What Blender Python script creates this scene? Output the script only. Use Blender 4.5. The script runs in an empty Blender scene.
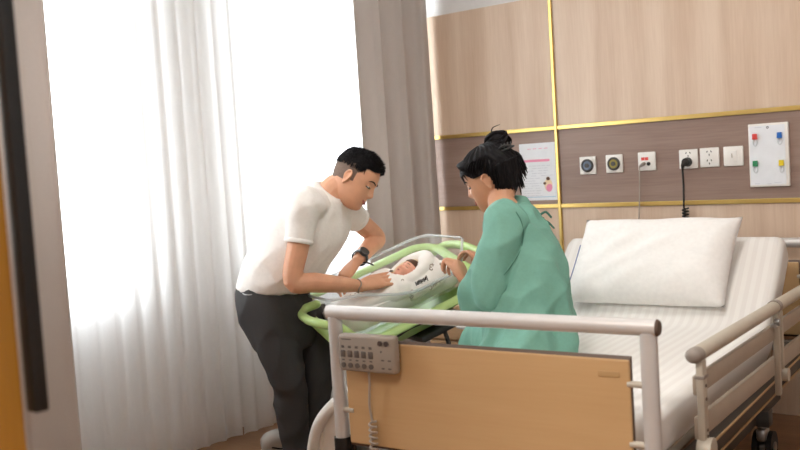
import bpy, bmesh, math, random
from mathutils import Vector as V, Matrix, noise
random.seed(7)
S = bpy.context.scene
COL = S.collection
PI = math.pi
R_ = math.radians

# ------------------------------------------------------------------ camera
F = 930.0
CAM = V((3.55, -4.10, 1.18))
_a, _p, _r = R_(51.3), R_(3.69), R_(3.6)
_f0 = V((-math.cos(_a), math.sin(_a), 0)); _r0 = V((math.sin(_a), math.cos(_a), 0)); _z = V((0, 0, 1))
FW = _f0 * math.cos(_p) - _z * math.sin(_p)
_u0 = _z * math.cos(_p) + _f0 * math.sin(_p)
RT = _r0 * math.cos(_r) - _u0 * math.sin(_r)
UP = _r0 * math.sin(_r) + _u0 * math.cos(_r)
cd = bpy.data.cameras.new('camera'); cam = bpy.data.objects.new('camera', cd); COL.objects.link(cam)
cd.sensor_width = 36.0; cd.lens = F / 800 * 36.0
cd.clip_start = 0.05
cam.matrix_world = Matrix(((RT.x, UP.x, -FW.x, CAM.x), (RT.y, UP.y, -FW.y, CAM.y), (RT.z, UP.z, -FW.z, CAM.z), (0, 0, 0, 1)))
cd.dof.use_dof = True; cd.dof.focus_distance = 3.5; cd.dof.aperture_fstop = 3.6
S.camera = cam

def at(x, y, k):
    "the place at depth k metres seen at (x, y) of the photograph"
    return CAM + (FW + RT * ((x - 400) / F) - UP * ((y - 225) / F)) * k

def pv(a, b, c=0.0):
    return RT * a + UP * b + FW * c

# ------------------------------------------------------------------ materials
def lin(c):
    return tuple(((v / 255) / 12.92 if v / 255 <= 0.04045 else ((v / 255 + 0.055) / 1.055) ** 2.4) for v in c) + (1.0,)

def mat(name, rgb, rough=0.5, metal=0.0, spec=0.5, noise_amt=0.0, noise_scale=20.0, stretch=(1, 1, 1), bump=0.0, bump_scale=None, sss=0.0, coat=0.0):
    m = bpy.data.materials.new(name); m.use_nodes = True
    nt = m.node_tree; b = nt.nodes['Principled BSDF']
    c = lin(rgb)
    b.inputs['Base Color'].default_value = c
    b.inputs['Roughness'].default_value = rough
    b.inputs['Metallic'].default_value = metal
    b.inputs['Specular IOR Level'].default_value = spec
    if coat: b.inputs['Coat Weight'].default_value = coat
    if sss:
        b.inputs['Subsurface Weight'].default_value = sss
        b.inputs['Subsurface Radius'].default_value = (0.012, 0.005, 0.003)
        b.inputs['Subsurface Scale'].default_value = 1.0
    tc = nt.nodes.new('ShaderNodeTexCoord'); mp = nt.nodes.new('ShaderNodeMapping')
    nt.links.new(tc.outputs['Object'], mp.inputs['Vector']); mp.inputs['Scale'].default_value = stretch
    nz = nt.nodes.new('ShaderNodeTexNoise'); nz.inputs['Scale'].default_value = noise_scale
    nz.inputs['Detail'].default_value = 4.0
    nt.links.new(mp.outputs['Vector'], nz.inputs['Vector'])
    amt = noise_amt if noise_amt else 0.03
    rp = nt.nodes.new('ShaderNodeValToRGB')
    rp.color_ramp.elements[0].position = 0.3; rp.color_ramp.elements[1].position = 0.7
    rp.color_ramp.elements[0].color = tuple(v * (1 - amt) for v in c[:3]) + (1,)
    rp.color_ramp.elements[1].color = tuple(min(1, v * (1 + amt)) for v in c[:3]) + (1,)
    nt.links.new(nz.outputs['Fac'], rp.inputs['Fac']); nt.links.new(rp.outputs['Color'], b.inputs['Base Color'])
    if bump:
        bn = nt.nodes.new('ShaderNodeBump'); bn.inputs['Strength'].default_value = bump; bn.inputs['Distance'].default_value = 0.004
        src = nz
        if bump_scale:
            src = nt.nodes.new('ShaderNodeTexNoise'); src.inputs['Scale'].default_value = bump_scale
            nt.links.new(mp.outputs['Vector'], src.inputs['Vector'])
        nt.links.new(src.outputs['Fac'], bn.inputs['Height']); nt.links.new(bn.outputs['Normal'], b.inputs['Normal'])
    return m

def wood(name, rgb, dark, axis, rough=0.42, scale=9.0, contrast=1.0):
    "wood grain running along axis ('x' or 'z')"
    m = bpy.data.materials.new(name); m.use_nodes = True
    nt = m.node_tree; b = nt.nodes['Principled BSDF']; b.inputs['Roughness'].default_value = rough
    tc = nt.nodes.new('ShaderNodeTexCoord'); mp = nt.nodes.new('ShaderNodeMapping')
    nt.links.new(tc.outputs['Object'], mp.inputs['Vector'])
    mp.inputs['Scale'].default_value = (1, 1, 0.05) if axis == 'z' else (0.05, 1, 1)
    n1 = nt.nodes.new('ShaderNodeTexNoise'); n1.inputs['Scale'].default_value = scale; n1.inputs['Detail'].default_value = 6; n1.inputs['Distortion'].default_value = 0.4
    n2 = nt.nodes.new('ShaderNodeTexNoise'); n2.inputs['Scale'].default_value = scale * 14; n2.inputs['Detail'].default_value = 3
    for n in (n1, n2): nt.links.new(mp.outputs['Vector'], n.inputs['Vector'])
    mx = nt.nodes.new('ShaderNodeMath'); mx.operation = 'MULTIPLY_ADD'; mx.inputs[1].default_value = 0.35
    nt.links.new(n2.outputs['Fac'], mx.inputs[0]); nt.links.new(n1.outputs['Fac'], mx.inputs[2])
    rp = nt.nodes.new('ShaderNodeValToRGB'); rp.color_ramp.elements[0].position = 0.48; rp.color_ramp.elements[1].position = 0.86
    rp.color_ramp.elements[0].color = lin(dark); rp.color_ramp.elements[1].color = lin(rgb)
    nt.links.new(mx.outputs[0], rp.inputs['Fac']); nt.links.new(rp.outputs['Color'], b.inputs['Base Color'])
    return m

def clear(name, tint=(1, 1, 1), gloss=1.0, haze=0.05, rough=0.05):
    m = bpy.data.materials.new(name); m.use_nodes = True
    nt = m.node_tree; nt.nodes.clear()
    o = nt.nodes.new('ShaderNodeOutputMaterial'); tr = nt.nodes.new('ShaderNodeBsdfTransparent'); tr.inputs['Color'].default_value = tint + (1,)
    gl = nt.nodes.new('ShaderNodeBsdfGlossy'); gl.inputs['Roughness'].default_value = rough
    df = nt.nodes.new('ShaderNodeBsdfDiffuse'); df.inputs['Color'].default_value = (0.9, 0.93, 0.95, 1)
    m1 = nt.nodes.new('ShaderNodeMixShader'); m1.inputs[0].default_value = haze
    nt.links.new(tr.outputs[0], m1.inputs[1]); nt.links.new(df.outputs[0], m1.inputs[2])
    lw = nt.nodes.new('ShaderNodeLayerWeight'); lw.inputs['Blend'].default_value = 0.5
    pw = nt.nodes.new('ShaderNodeMath'); pw.operation = 'POWER'; pw.inputs[1].default_value = 4.0
    nt.links.new(lw.outputs['Facing'], pw.inputs[0])
    ml = nt.nodes.new('ShaderNodeMath'); ml.operation = 'MULTIPLY_ADD'; ml.inputs[1].default_value = 0.5 * gloss; ml.inputs[2].default_value = 0.035 * gloss
    nt.links.new(pw.outputs[0], ml.inputs[0])
    m2 = nt.nodes.new('ShaderNodeMixShader'); nt.links.new(ml.outputs[0], m2.inputs[0])
    nt.links.new(m1.outputs[0], m2.inputs[1]); nt.links.new(gl.outputs[0], m2.inputs[2])
    nt.links.new(m2.outputs[0], o.inputs[0])
    return m

def fabric_thin(name, rgb, transp, transl):
    m = bpy.data.materials.new(name); m.use_nodes = True
    nt = m.node_tree; nt.nodes.clear()
    o = nt.nodes.new('ShaderNodeOutputMaterial')
    tr = nt.nodes.new('ShaderNodeBsdfTransparent')
    tl = nt.nodes.new('ShaderNodeBsdfTranslucent'); df = nt.nodes.new('ShaderNodeBsdfDiffuse')
    tc = nt.nodes.new('ShaderNodeTexCoord'); wv = nt.nodes.new('ShaderNodeTexNoise'); wv.inputs['Scale'].default_value = 90
    nt.links.new(tc.outputs['Object'], wv.inputs['Vector'])
    rp = nt.nodes.new('ShaderNodeValToRGB'); c = lin(rgb)
    rp.color_ramp.elements[0].color = tuple(v * 0.96 for v in c[:3]) + (1,); rp.color_ramp.elements[1].color = c
    nt.links.new(wv.outputs['Fac'], rp.inputs['Fac'])
    for n in (tl, df): nt.links.new(rp.outputs['Color'], n.inputs['Color'])
    m1 = nt.nodes.new('ShaderNodeMixShader'); m1.inputs[0].default_value = transl
    nt.links.new(df.outputs[0], m1.inputs[1]); nt.links.new(tl.outputs[0], m1.inputs[2])
    m2 = nt.nodes.new('ShaderNodeMixShader'); m2.inputs[0].default_value = transp
    nt.links.new(m1.outputs[0], m2.inputs[1]); nt.links.new(tr.outputs[0], m2.inputs[2])
    nt.links.new(m2.outputs[0], o.inputs[0])
    return m

def emit(name, rgb, k):
    m = bpy.data.materials.new(name); m.use_nodes = True
    nt = m.node_tree; nt.nodes.clear(); o = nt.nodes.new('ShaderNodeOutputMaterial'); e = nt.nodes.new('ShaderNodeEmission')
    e.inputs[0].default_value = rgb + (1,); e.inputs[1].default_value = k; nt.links.new(e.outputs[0], o.inputs[0])
    return m

def striped(name, rgb, rgb2, scale):
    m = mat(name, rgb, 0.75, spec=0.3)
    nt = m.node_tree; b = nt.nodes['Principled BSDF']
    tc = nt.nodes.new('ShaderNodeTexCoord'); w = nt.nodes.new('ShaderNodeTexWave'); w.bands_direction = 'X'; w.inputs['Scale'].default_value = scale
    nt.links.new(tc.outputs['Object'], w.inputs['Vector'])
    rp = nt.nodes.new('ShaderNodeValToRGB'); rp.color_ramp.elements[0].position = 0.42; rp.color_ramp.elements[1].position = 0.58
    rp.color_ramp.elements[0].color = lin(rgb); rp.color_ramp.elements[1].color = lin(rgb2)
    nt.links.new(w.outputs['Fac'], rp.inputs['Fac']); nt.links.new(rp.outputs['Color'], b.inputs['Base Color'])
    return m

M = dict(
    oak=wood('pale_oak_veneer', (222, 200, 179), (203, 176, 152), 'z'),
    band=wood('grey_brown_veneer', (160, 136, 124), (132, 108, 98), 'x', 0.4),
    board=wood('warm_beech_board', (196, 160, 116), (189, 152, 107), 'x', 0.45),
    ochre=wood('honey_wood', (172, 118, 24), (148, 96, 16), 'z', 0.4),
    drawerwood=wood('drawer_oak', (205, 168, 130), (185, 145, 108), 'x', 0.45),
    floor=wood('brown_plank_floor', (150, 112, 80), (118, 84, 58), 'x', 0.4),
    gold=mat('brushed_gold', (228, 198, 122), 0.3, 1.0),
    plaster=mat('white_plaster', (226, 226, 226), 0.8),
    ceiling=mat('ceiling_paint', (238, 238, 236), 0.85),
    plate=mat('white_plastic', (238, 236, 232), 0.35),
    black=mat('black_plastic', (18, 18, 19), 0.4),
    darkgrey=mat('dark_grey_plastic', (62, 62, 62), 0.45),
    steel=mat('steel', (176, 178, 180), 0.3, 0.9),
    alu=mat('satin_aluminium', (208, 205, 203), 0.38, 0.35),
    railpaint=mat('beige_rail_paint', (188, 179, 164), 0.42, 0.1),
    railpaint2=mat('beige_slat_paint', (174, 160, 144), 0.5, 0.0),
    capgrey=mat('grey_cap', (140, 130, 122), 0.5),
    capbrown=mat('brown_cap', (92, 74, 62), 0.5),
    remote=mat('warm_grey_remote', (150, 138, 126), 0.5),
    remotedark=mat('remote_print', (92, 82, 76), 0.5),
    remoteled=mat('remote_lamp', (70, 58, 54), 0.3),
    cordgrey=mat('grey_cord', (170, 158, 146), 0.5),
    sheet=striped('white_striped_sheet', (230, 227, 224), (236, 234, 231), 9.0),
    pillow=mat('white_cotton', (240, 238, 236), 0.8, bump=0.15, noise_scale=60),
    bluepipe=mat('blue_edging', (96, 112, 160), 0.7),
    tan=mat('tan_edge', (176, 142, 98), 0.5),
    beam=mat('black_beam', (44, 36, 30), 0.5),
    rubber=mat('black_rubber', (20, 20, 20), 0.6),
    green=mat('lime_green_plastic', (184, 214, 138), 0.35),
    acrylic=clear('clear_acrylic', (0.99, 0.995, 1.0), 0.7, 0.05),
    acrylicrim=clear('clear_acrylic_rim', (0.93, 0.95, 0.96), 1.2, 0.38),
    glass=clear('window_glass', (0.97, 0.98, 0.98), 0.7, 0.0),
    blanket=mat('white_baby_blanket', (250, 247, 243), 0.85, bump=0.2, noise_scale=30),
    ink=mat('dark_print', (62, 58, 58), 0.8),
    inkpale=mat('faded_print', (158, 142, 128), 0.8),
    cream=mat('cream_lining', (236, 214, 180), 0.85),
    sheer=fabric_thin('white_sheer', (250, 250, 250), 0.16, 0.80),
    drape=fabric_thin('taupe_drape', (204, 196, 191), 0.0, 0.16),
    winframe=mat('white_window_frame', (225, 225, 225), 0.5),
    skin_m=mat('skin_warm_tan', (212, 158, 126), 0.5, noise_amt=0.06, noise_scale=25, sss=0.12),
    skin_w=mat('skin_tan', (196, 144, 112), 0.5, noise_amt=0.06, noise_scale=25, sss=0.12),
    skin_b=mat('skin_pink', (240, 176, 150), 0.55, noise_amt=0.08, noise_scale=40, sss=0.12),
    lips=mat('lip_skin', (170, 92, 84), 0.45),
    hair=mat('black_hair', (22, 20, 22), 0.55, spec=0.12, noise_amt=0.4, noise_scale=120, stretch=(1, 1, .2)),
    hair2=mat('clipped_dark_hair', (112, 92, 80), 0.7, noise_amt=0.25, noise_scale=300),
    hairb=mat('brown_baby_hair', (96, 64, 46), 0.7),
    eyewhite=mat('eye_white', (225, 222, 218), 0.3),
    tee=mat('white_tshirt_cotton', (236, 232, 228), 0.85, bump=0.12, noise_scale=80),
    trousers=mat('charcoal_trousers', (54, 53, 54), 0.75, bump=0.15, noise_scale=120),
    pocketline=mat('grey_piping', (150, 150, 150), 0.6),
    shoe=mat('light_grey_shoe', (160, 154, 147), 0.7),
    sole=mat('white_sole', (225, 222, 216), 0.6),
    gown=mat('teal_green_gown', (110, 160, 144), 0.75, bump=0.1, noise_scale=90),
    gown2=mat('teal_green_trousers', (118, 174, 156), 0.75, bump=0.1, noise_scale=90),
    gownseam=mat('pale_green_seam', (160, 208, 190), 0.75),
    tie=mat('dark_green_tie', (62, 112, 96), 0.75),
    paper=mat('paper_white', (232, 236, 242), 0.6),
    pink=mat('pink_print', (236, 150, 182), 0.6),
    printgrey=mat('grey_print', (204, 208, 218), 0.6),
    printblue=mat('pale_blue_print', (176, 206, 226), 0.6),
    red=mat('red_plastic', (214, 66, 62), 0.4), blue=mat('blue_plastic', (34, 104, 190), 0.4),
    greenclip=mat('green_plastic', (46, 140, 96), 0.4), yellow=mat('yellow_plastic', (232, 206, 40), 0.4),
    clearclip=mat('pale_clip', (212, 218, 222), 0.3),
    olive=mat('olive_brass', (140, 128, 70), 0.35, 0.6), bluegrey=mat('blue_grey_ring', (96, 108, 126), 0.35, 0.4),
    lamp=emit('added_lamp_glow', (1.0, 0.95, 0.88), 6.0),  # glow for the added fill lamps on the ceiling
)

# ------------------------------------------------------------------ mesh building
def perp(d):
    a = V((0, 0, 1)) if abs(d.z) < 0.9 else V((1, 0, 0))
    s = d.cross(a).normalized(); return s, s.cross(d).normalized()

def catmull(pts, n):
    P = [V(p) for p in pts]
    if len(P) < 3 or n <= 1: 
        return [P[0].lerp(P[-1], i / n) for i in range(n + 1)] if len(P) == 2 else P
    Q = [2 * P[0] - P[1]] + P + [2 * P[-1] - P[-2]]
    out = []
    for i in range(len(P) - 1):
        p0, p1, p2, p3 = Q[i:i + 4]
        for j in range(n):
            t = j / n
            out.append(0.5 * ((2 * p1) + (p2 - p0) * t + (2 * p0 - 5 * p1 + 4 * p2 - p3) * t * t + (3 * p1 - p0 - 3 * p2 + p3) * t ** 3))
    out.append(P[-1]); return out

def lerps(vals, n):
    out = []
    vals = [v if isinstance(v, tuple) else (v, v) for v in vals]
    for i in range(len(vals) - 1):
        for j in range(n):
            t = j / n; t = t * t * (3 - 2 * t) * 0.5 + t * 0.5
            a, b = vals[i], vals[i + 1]
            out.append(tuple(x + (y - x) * t for x, y in zip(a, b)) if isinstance(a, tuple) else a + (b - a) * t)
    out.append(vals[-1]); return out

class MB:
    def __init__(s): s.v = []; s.f = []
    def add(s, vs, fs):
        o = len(s.v); s.v += [V(p) for p in vs]; s.f += [[i + o for i in q] for q in fs]; return s
    def box(s, c, size, M3=None, bev=0.0, seg=2):
        bm = bmesh.new(); bmesh.ops.create_cube(bm, size=1)
        for v in bm.verts: v.co = V((v.co.x * size[0], v.co.y * size[1], v.co.z * size[2]))
        if bev: bmesh.ops.bevel(bm, geom=bm.edges[:], offset=min(bev, min(size) * 0.49), segments=seg, profile=0.5, affect='EDGES')
        vs = [((M3 @ v.co) if M3 else v.co) + V(c) for v in bm.verts]
        bm.verts.index_update(); fs = [[v.index for v in f.verts] for f in bm.faces]; bm.free()
        return s.add(vs, fs)
    def cyl(s, a, b, r, n=16, r2=None):
        return s.tube([a, b], [r, r if r2 is None else r2], n, sub=1)
    def tube(s, pts, rad, n=12, sub=4, round_ends=False, side=None, closed=False):
        P = catmull(pts, sub) if not closed else [V(p) for p in pts]
        if len(P) == len(rad): Rr = list(rad)
        elif len(rad) == 1 or not isinstance(rad, (list, tuple)): Rr = [rad if not isinstance(rad, (list, tuple)) else rad[0]] * len(P)
        elif len(rad) == 2 and len(pts) != 2:
            Rr = [rad[0] + (rad[1] - rad[0]) * i / (len(P) - 1) for i in range(len(P))]
        else: Rr = lerps(list(rad), sub)
        Rr = [(r, r) if not isinstance(r, tuple) else r for r in Rr]
        m = len(P); T = []
        for i in range(m):
            if closed: t = P[(i + 1) % m] - P[i - 1]
            else: t = P[min(i + 1, m - 1)] - P[max(i - 1, 0)]
            T.append(t.normalized() if t.length > 1e-9 else V((0, 0, 1)))
        if side is not None:
            sv = (V(side) - T[0] * V(side).dot(T[0])).normalized()
        else: sv, _ = perp(T[0])
        rings = []
        for i in range(m):
            sv = (sv - T[i] * sv.dot(T[i])).normalized(); w = T[i].cross(sv)
            rings.append((P[i], sv.copy(), w, Rr[i]))
        if round_ends and not closed:
            def cap(ring, t, sgn):
                c, a, b, (ra, rb) = ring; out = []
                for q in (0.35, 0.7, 0.92):
                    k = math.sqrt(1 - q * q); out.append((c + t * sgn * q * min(ra, rb), a, b, (ra * k, rb * k)))
                return out
            rings = list(reversed(cap(rings[0], T[0], -1))) + rings + cap(rings[-1], T[-1], 1)
        vs = []
        for c, a, b, (ra, rb) in rings:
            for j in range(n):
                an = 2 * PI * j / n; vs.append(c + a * (ra * math.cos(an)) + b * (rb * math.sin(an)))
        k = len(rings); fs = []
        for i in range(k if closed else k - 1):
            for j in range(n):
                a0 = i * n + j; a1 = i * n + (j + 1) % n; b0 = ((i + 1) % k) * n + j; b1 = ((i + 1) % k) * n + (j + 1) % n
                fs.append([a0, a1, b1, b0])
        if not closed:
            fs.append([j for j in range(n)][::-1]); fs.append([(k - 1) * n + j for j in range(n)])
        return s.add(vs, fs)
    def loft(s, secs, n=28, p=2.3, sub=4):
        "secs: (centre, side vector*half width, front vector*half depth)"
        C = catmull([q[0] for q in secs], sub); A = catmull([q[1] for q in secs], sub); B = catmull([q[2] for q in secs], sub)
        vs = []; fs = []
        for c, a, b in zip(C, A, B):
            for j in range(n):
                t = 2 * PI * j / n; x, y = math.cos(t), math.sin(t)
                vs.append(c + a * (math.copysign(abs(x) ** (2 / p), x)) + b * (math.copysign(abs(y) ** (2 / p), y)))
        k = len(C)
        for i in range(k - 1):
            for j in range(n):
                fs.append([i * n + j, i * n + (j + 1) % n, (i + 1) * n + (j + 1) % n, (i + 1) * n + j])
        fs.append(list(range(n))[::-1]); fs.append([(k - 1) * n + j for j in range(n)])
        return s.add(vs, fs)
    def ball(s, c, r, M3=None, nu=16, nv=10):
        r = (r, r, r) if not isinstance(r, tuple) else r
        vs = []; fs = []
        for i in range(1, nv):
            th = PI * i / nv
            for j in range(nu):
                ph = 2 * PI * j / nu
                q = V((r[0] * math.sin(th) * math.cos(ph), r[1] * math.sin(th) * math.sin(ph), r[2] * math.cos(th)))
                vs.append(V(c) + (M3 @ q if M3 else q))
        t = V((0, 0, r[2])); vs.append(V(c) + (M3 @ t if M3 else t)); vs.append(V(c) - (M3 @ t if M3 else t))
        T, B = len(vs) - 2, len(vs) - 1
        for i in range(nv - 2):
            for j in range(nu):
                fs.append([i * nu + j, (i + 1) * nu + j, (i + 1) * nu + (j + 1) % nu, i * nu + (j + 1) % nu])
        for j in range(nu):
            fs.append([T, j, (j + 1) % nu]); fs.append([B, (nv - 2) * nu + (j + 1) % nu, (nv - 2) * nu + j])
        return s.add(vs, fs)
    def prism(s, poly, d):
        "poly: planar list of points, extruded by vector d"
        n = len(poly); d = V(d)
        vs = [V(p) for p in poly] + [V(p) + d for p in poly]
        fs = [list(range(n))[::-1], list(range(n, 2 * n))] + [[i, (i + 1) % n, n + (i + 1) % n, n + i] for i in range(n)]
        return s.add(vs, fs)
    def mesh(s, name):
        me = bpy.data.meshes.new(name); me.from_pydata([tuple(p) for p in s.v], [], s.f); me.update(); return me

def settle(me, smooth):
    bm = bmesh.new(); bm.from_mesh(me); bmesh.ops.recalc_face_normals(bm, faces=bm.faces[:])
    for f in bm.faces: f.smooth = bool(smooth)
    if smooth and smooth is not True:
        pass
    bm.to_mesh(me); bm.free()
    if smooth:
        ang = R_(40) if smooth is True else smooth
        bm = bmesh.new(); bm.from_mesh(me)
        for e in bm.edges:
            if len(e.link_faces) == 2 and e.calc_face_angle(0) > ang: e.smooth = False
        bm.to_mesh(me); bm.free()

TM = {}
def link(name, me, m, parent=None, local=False):
    o = bpy.data.objects.new(name, me); COL.objects.link(o)
    for q in (m if isinstance(m, list) else [m]): me.materials.append(q)
    if parent:
        o.parent = parent
        if parent.name in TM and not local: o.matrix_parent_inverse = TM[parent.name].inverted()
    return o

def ob(name, mb, m, parent=None, local=False, smooth=True):
    me = mb.mesh(name); settle(me, smooth); return link(name, me, m, parent, local)

def tag(o, label, cat, group=None, kind=None):
    if label: o['label'] = label
    if cat: o['category'] = cat
    if group: o['group'] = group
    if kind: o['kind'] = kind
    return o

def thing(name, label, cat, loc=(0, 0, 0), rz=0.0, group=None):
    o = bpy.data.objects.new(name, None); COL.objects.link(o); o.empty_display_size = 0.05
    o.location = loc; o.rotation_euler = (0, 0, rz)
    TM[o.name] = Matrix.Translation(loc) @ Matrix.Rotation(rz, 4, 'Z')
    return tag(o, label, cat, group)

def struct(name, mb, m, parent=None, smooth=False):
    o = ob(name, mb, m, parent, smooth=smooth); o['kind'] = 'structure'; return o

def fuse(mb, voxel, iters=2, fac=0.5):
    "closed overlapping pieces become one continuous skin"
    me = mb.mesh('tmp'); settle(me, False)
    o = bpy.data.objects.new('tmp', me); COL.objects.link(o)
    md = o.modifiers.new('r', 'REMESH'); md.mode = 'VOXEL'; md.voxel_size = voxel; md.use_smooth_shade = True
    if iters:
        sm = o.modifiers.new('s', 'SMOOTH'); sm.factor = fac; sm.iterations = iters
    dg = bpy.context.evaluated_depsgraph_get(); dg.update()
    out = bpy.data.meshes.new_from_object(o.evaluated_get(dg), depsgraph=dg)
    bpy.data.objects.remove(o); bpy.data.meshes.remove(me)
    # keep outside shells only
    bm = bmesh.new(); bm.from_mesh(out); bm.verts.ensure_lookup_table()
    seen = set(); isl = []
    for v in bm.verts:
        if v.index in seen: continue
        st = [v]; seen.add(v.index); comp = []
        while st:
            a = st.pop(); comp.append(a)
            for e in a.link_edges:
                b = e.other_vert(a)
                if b.index not in seen: seen.add(b.index); st.append(b)
        isl.append(comp)
    isl.sort(key=len, reverse=True)
    for c in isl[1:]:
        if len(c) < 0.2 * len(isl[0]): bmesh.ops.delete(bm, geom=c, context='VERTS')
    for f in bm.faces: f.smooth = True
    bm.to_mesh(out); bm.free()
    return out

def displace(me, fn):
    bm = bmesh.new(); bm.from_mesh(me); bm.normal_update()
    mv = [(v, v.co + v.normal * fn(v.co, v.normal)) for v in bm.verts]
    for v, c in mv: v.co = c
    for f in bm.faces: f.smooth = True
    bm.to_mesh(me); bm.free(); return me

def cut(me, planes):
    "open cuffs and hems: drop the cap faces at (centre, outward axis, radius)"
    bm = bmesh.new(); bm.from_mesh(me); bm.normal_update(); dead = []
    for f in bm.faces:
        c = f.calc_center_median()
        for p, a, r in planes:
            d = c - p
            h = d.dot(a)
            if h > -0.004 and h < 0.03 and (d - a * h).length < r and f.normal.dot(a) > 0.35: dead.append(f); break
    bmesh.ops.delete(bm, geom=dead, context='FACES'); 
    bm.to_mesh(me); bm.free(); return me

def ridges(c, along, freq, seed=0.0):
    "fold pattern whose creases run along one direction"
    s, w = perp(along)
    q = V((c.dot(s) * freq, c.dot(w) * freq, c.dot(along) * freq * 0.22 + seed))
    n = noise.noise(q); return (1 - abs(n) * 2.2)

# ------------------------------------------------------------------ room shell
XW = 0.24          # window wall plane
HC = 2.78
XR, YF = 4.9, -6.3
mb = MB().box(((XW + XR) / 2, YF / 2, -0.05), (XR - XW + 0.6, -YF + 0.6, 0.1)); struct('floor', mb, M['floor'])
mb = MB().box(((XW + XR) / 2, YF / 2, HC + 0.05), (XR - XW + 0.6, -YF + 0.6, 0.1)); struct('ceiling', mb, M['ceiling'])
mb = MB().box(((XW + XR) / 2, 0.13, HC / 2), (XR - XW + 0.6, 0.2, HC)); wb = struct('wall_back', mb, M['plaster'])
mb = MB().box((XR + 0.1, YF / 2, HC / 2), (0.2, -YF, HC)); struct('wall_right', mb, M['plaster'])
mb = MB().box(((XW + XR) / 2, YF - 0.1, HC / 2), (XR - XW + 0.6, 0.2, HC)); struct('wall_front', mb, M['plaster'])
# panelling on the bed wall
ZL, ZH, ZT = 0.928, 1.314, 1.962
XV = 1.293
px0 = XW + 0.0
mb = MB()
for x0, x1 in ((px0, XV - 0.008), (XV + 0.008, 3.1), (3.104, XR)):
    mb.box(((x0 + x1) / 2, 0.014, (ZH + ZT) / 2 + 0.005), (x1 - x0, 0.03, ZT - ZH - 0.01))
    mb.box(((x0 + x1) / 2, 0.014, ZL / 2 - 0.005), (x1 - x0, 0.03, ZL - 0.01))
struct('wall_back_oak_panel', mb, M['oak'], wb)
mb = MB()
for x0, x1 in ((px0, XV - 0.008), (XV + 0.008, XR)):
    mb.box(((x0 + x1) / 2, 0.014, (ZL + ZH) / 2), (x1 - x0, 0.03, ZH - ZL))
struct('wall_back_grey_brown_panel', mb, M['band'], wb)
struct('trim_1', MB().box(((px0 + XR) / 2, -0.003, ZH), (XR - px0, 0.014, 0.020), bev=0.002), M['gold'])
struct('trim_2', MB().box(((px0 + XR) / 2, -0.003, ZL), (XR - px0, 0.014, 0.020), bev=0.002), M['gold'])
struct('trim_3', MB().box((XV, -0.006, ZT / 2), (0.016, 0.016, ZT), bev=0.002), M['gold'])
# window wall with two openings
wins = [(-3.3, -1.775), (-1.13, -0.25)]; ZS, ZTOP = 0.745, 2.55
mb = MB()
T = 0.2
ys = [YF] + [y for w in wins for y in w] + [0.03]
for a, b in zip(ys[0::2], ys[1::2]): mb.box((XW - T / 2, (a + b) / 2, HC / 2), (T, b - a, HC))
for a, b in wins:
    mb.box((XW - T / 2, (a + b) / 2, ZS / 2), (T, b - a, ZS)); mb.box((XW - T / 2, (a + b) / 2, (ZTOP + HC) / 2), (T, b - a, HC - ZTOP))
struct('wall_left', mb, M['plaster'])
for i, (a, b) in enumerate(wins):
    fr = MB(); g = MB()
    xm = XW - 0.12
    for y in (a + 0.025, b - 0.025): fr.box((xm, y, (ZS + ZTOP) / 2), (0.06, 0.05, ZTOP - ZS))
    for z in (ZS + 0.025, ZTOP - 0.025): fr.box((xm, (a + b) / 2, z), (0.06, b - a - 0.1, 0.05))
    if b - a > 1.2: fr.box((xm, (a + b) / 2, (ZS + ZTOP) / 2), (0.05, 0.04, ZTOP - ZS - 0.1))
    w = struct('window_%d' % (i + 1), fr, M['winframe'])
    if b - a > 1.2:
        m_ = (a + b) / 2
        for y0, y1 in ((a + .05, m_ - .02), (m_ + .02, b - .05)):
            struct('pane', MB().box((xm, (y0 + y1) / 2, (ZS + ZTOP) / 2), (0.006, y1 - y0, ZTOP - ZS - 0.1)), M['glass'], w)
    else:
        struct('pane', MB().box((xm, (a + b) / 2, (ZS + ZTOP) / 2), (0.006, b - a - 0.1, ZTOP - ZS - 0.1)), M['glass'], w)

# ------------------------------------------------------------------ curtains
def curtain(name, x0, y0, y1, folds, amp, m, label, seed, z0=0.012, z1=2.70, thick=0.0, n=420, flare=0.0):
    rnd = random.Random(seed)
    ks = [(folds * (0.8 + 0.4 * rnd.random()), rnd.random() * 6.28, 0.5 + rnd.random() * 0.6) for _ in range(3)]
    ks[0] = (folds, rnd.random() * 6.28, 1.2)
    rows = 14; vs = []; fs = []
    for i in range(rows + 1):
        t = i / rows; z = z0 + (z1 - z0) * t
        for j in range(n + 1):
            s = j / n
            y = y0 + (y1 - y0) * s
            ph = 0.35 * math.sin(2.1 * t + seed) * (1 - t)
            d = sum(w * math.sin(2 * PI * k * s + p + ph * (1 + q)) for q, (k, p, w) in enumerate(ks)) / 2.6
            d = math.copysign(abs(d) ** 0.8, d)
            x = x0 + amp * d * (0.75 + 0.25 * (1 - t)) + flare * (1 - t)
            yy = y + 0.5 * amp * math.cos(2 * PI * folds * s + ks[0][1]) 
            vs.append(V((x, yy, z)))
    for i in range(rows):
        for j in range(n):
            a = i * (n + 1) + j; fs.append([a, a + 1, a + n + 2, a + n + 1])
    mb = MB().add(vs, fs); me = mb.mesh(name)
    for p in me.polygons: p.use_smooth = True
    if thick:
        bm = bmesh.new(); bm.from_mesh(me); bmesh.ops.solidify(bm, geom=bm.faces[:], thickness=thick); bm.to_mesh(me); bm.free()
    o = link(name, me, m); return tag(o, label, 'curtain')

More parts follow.
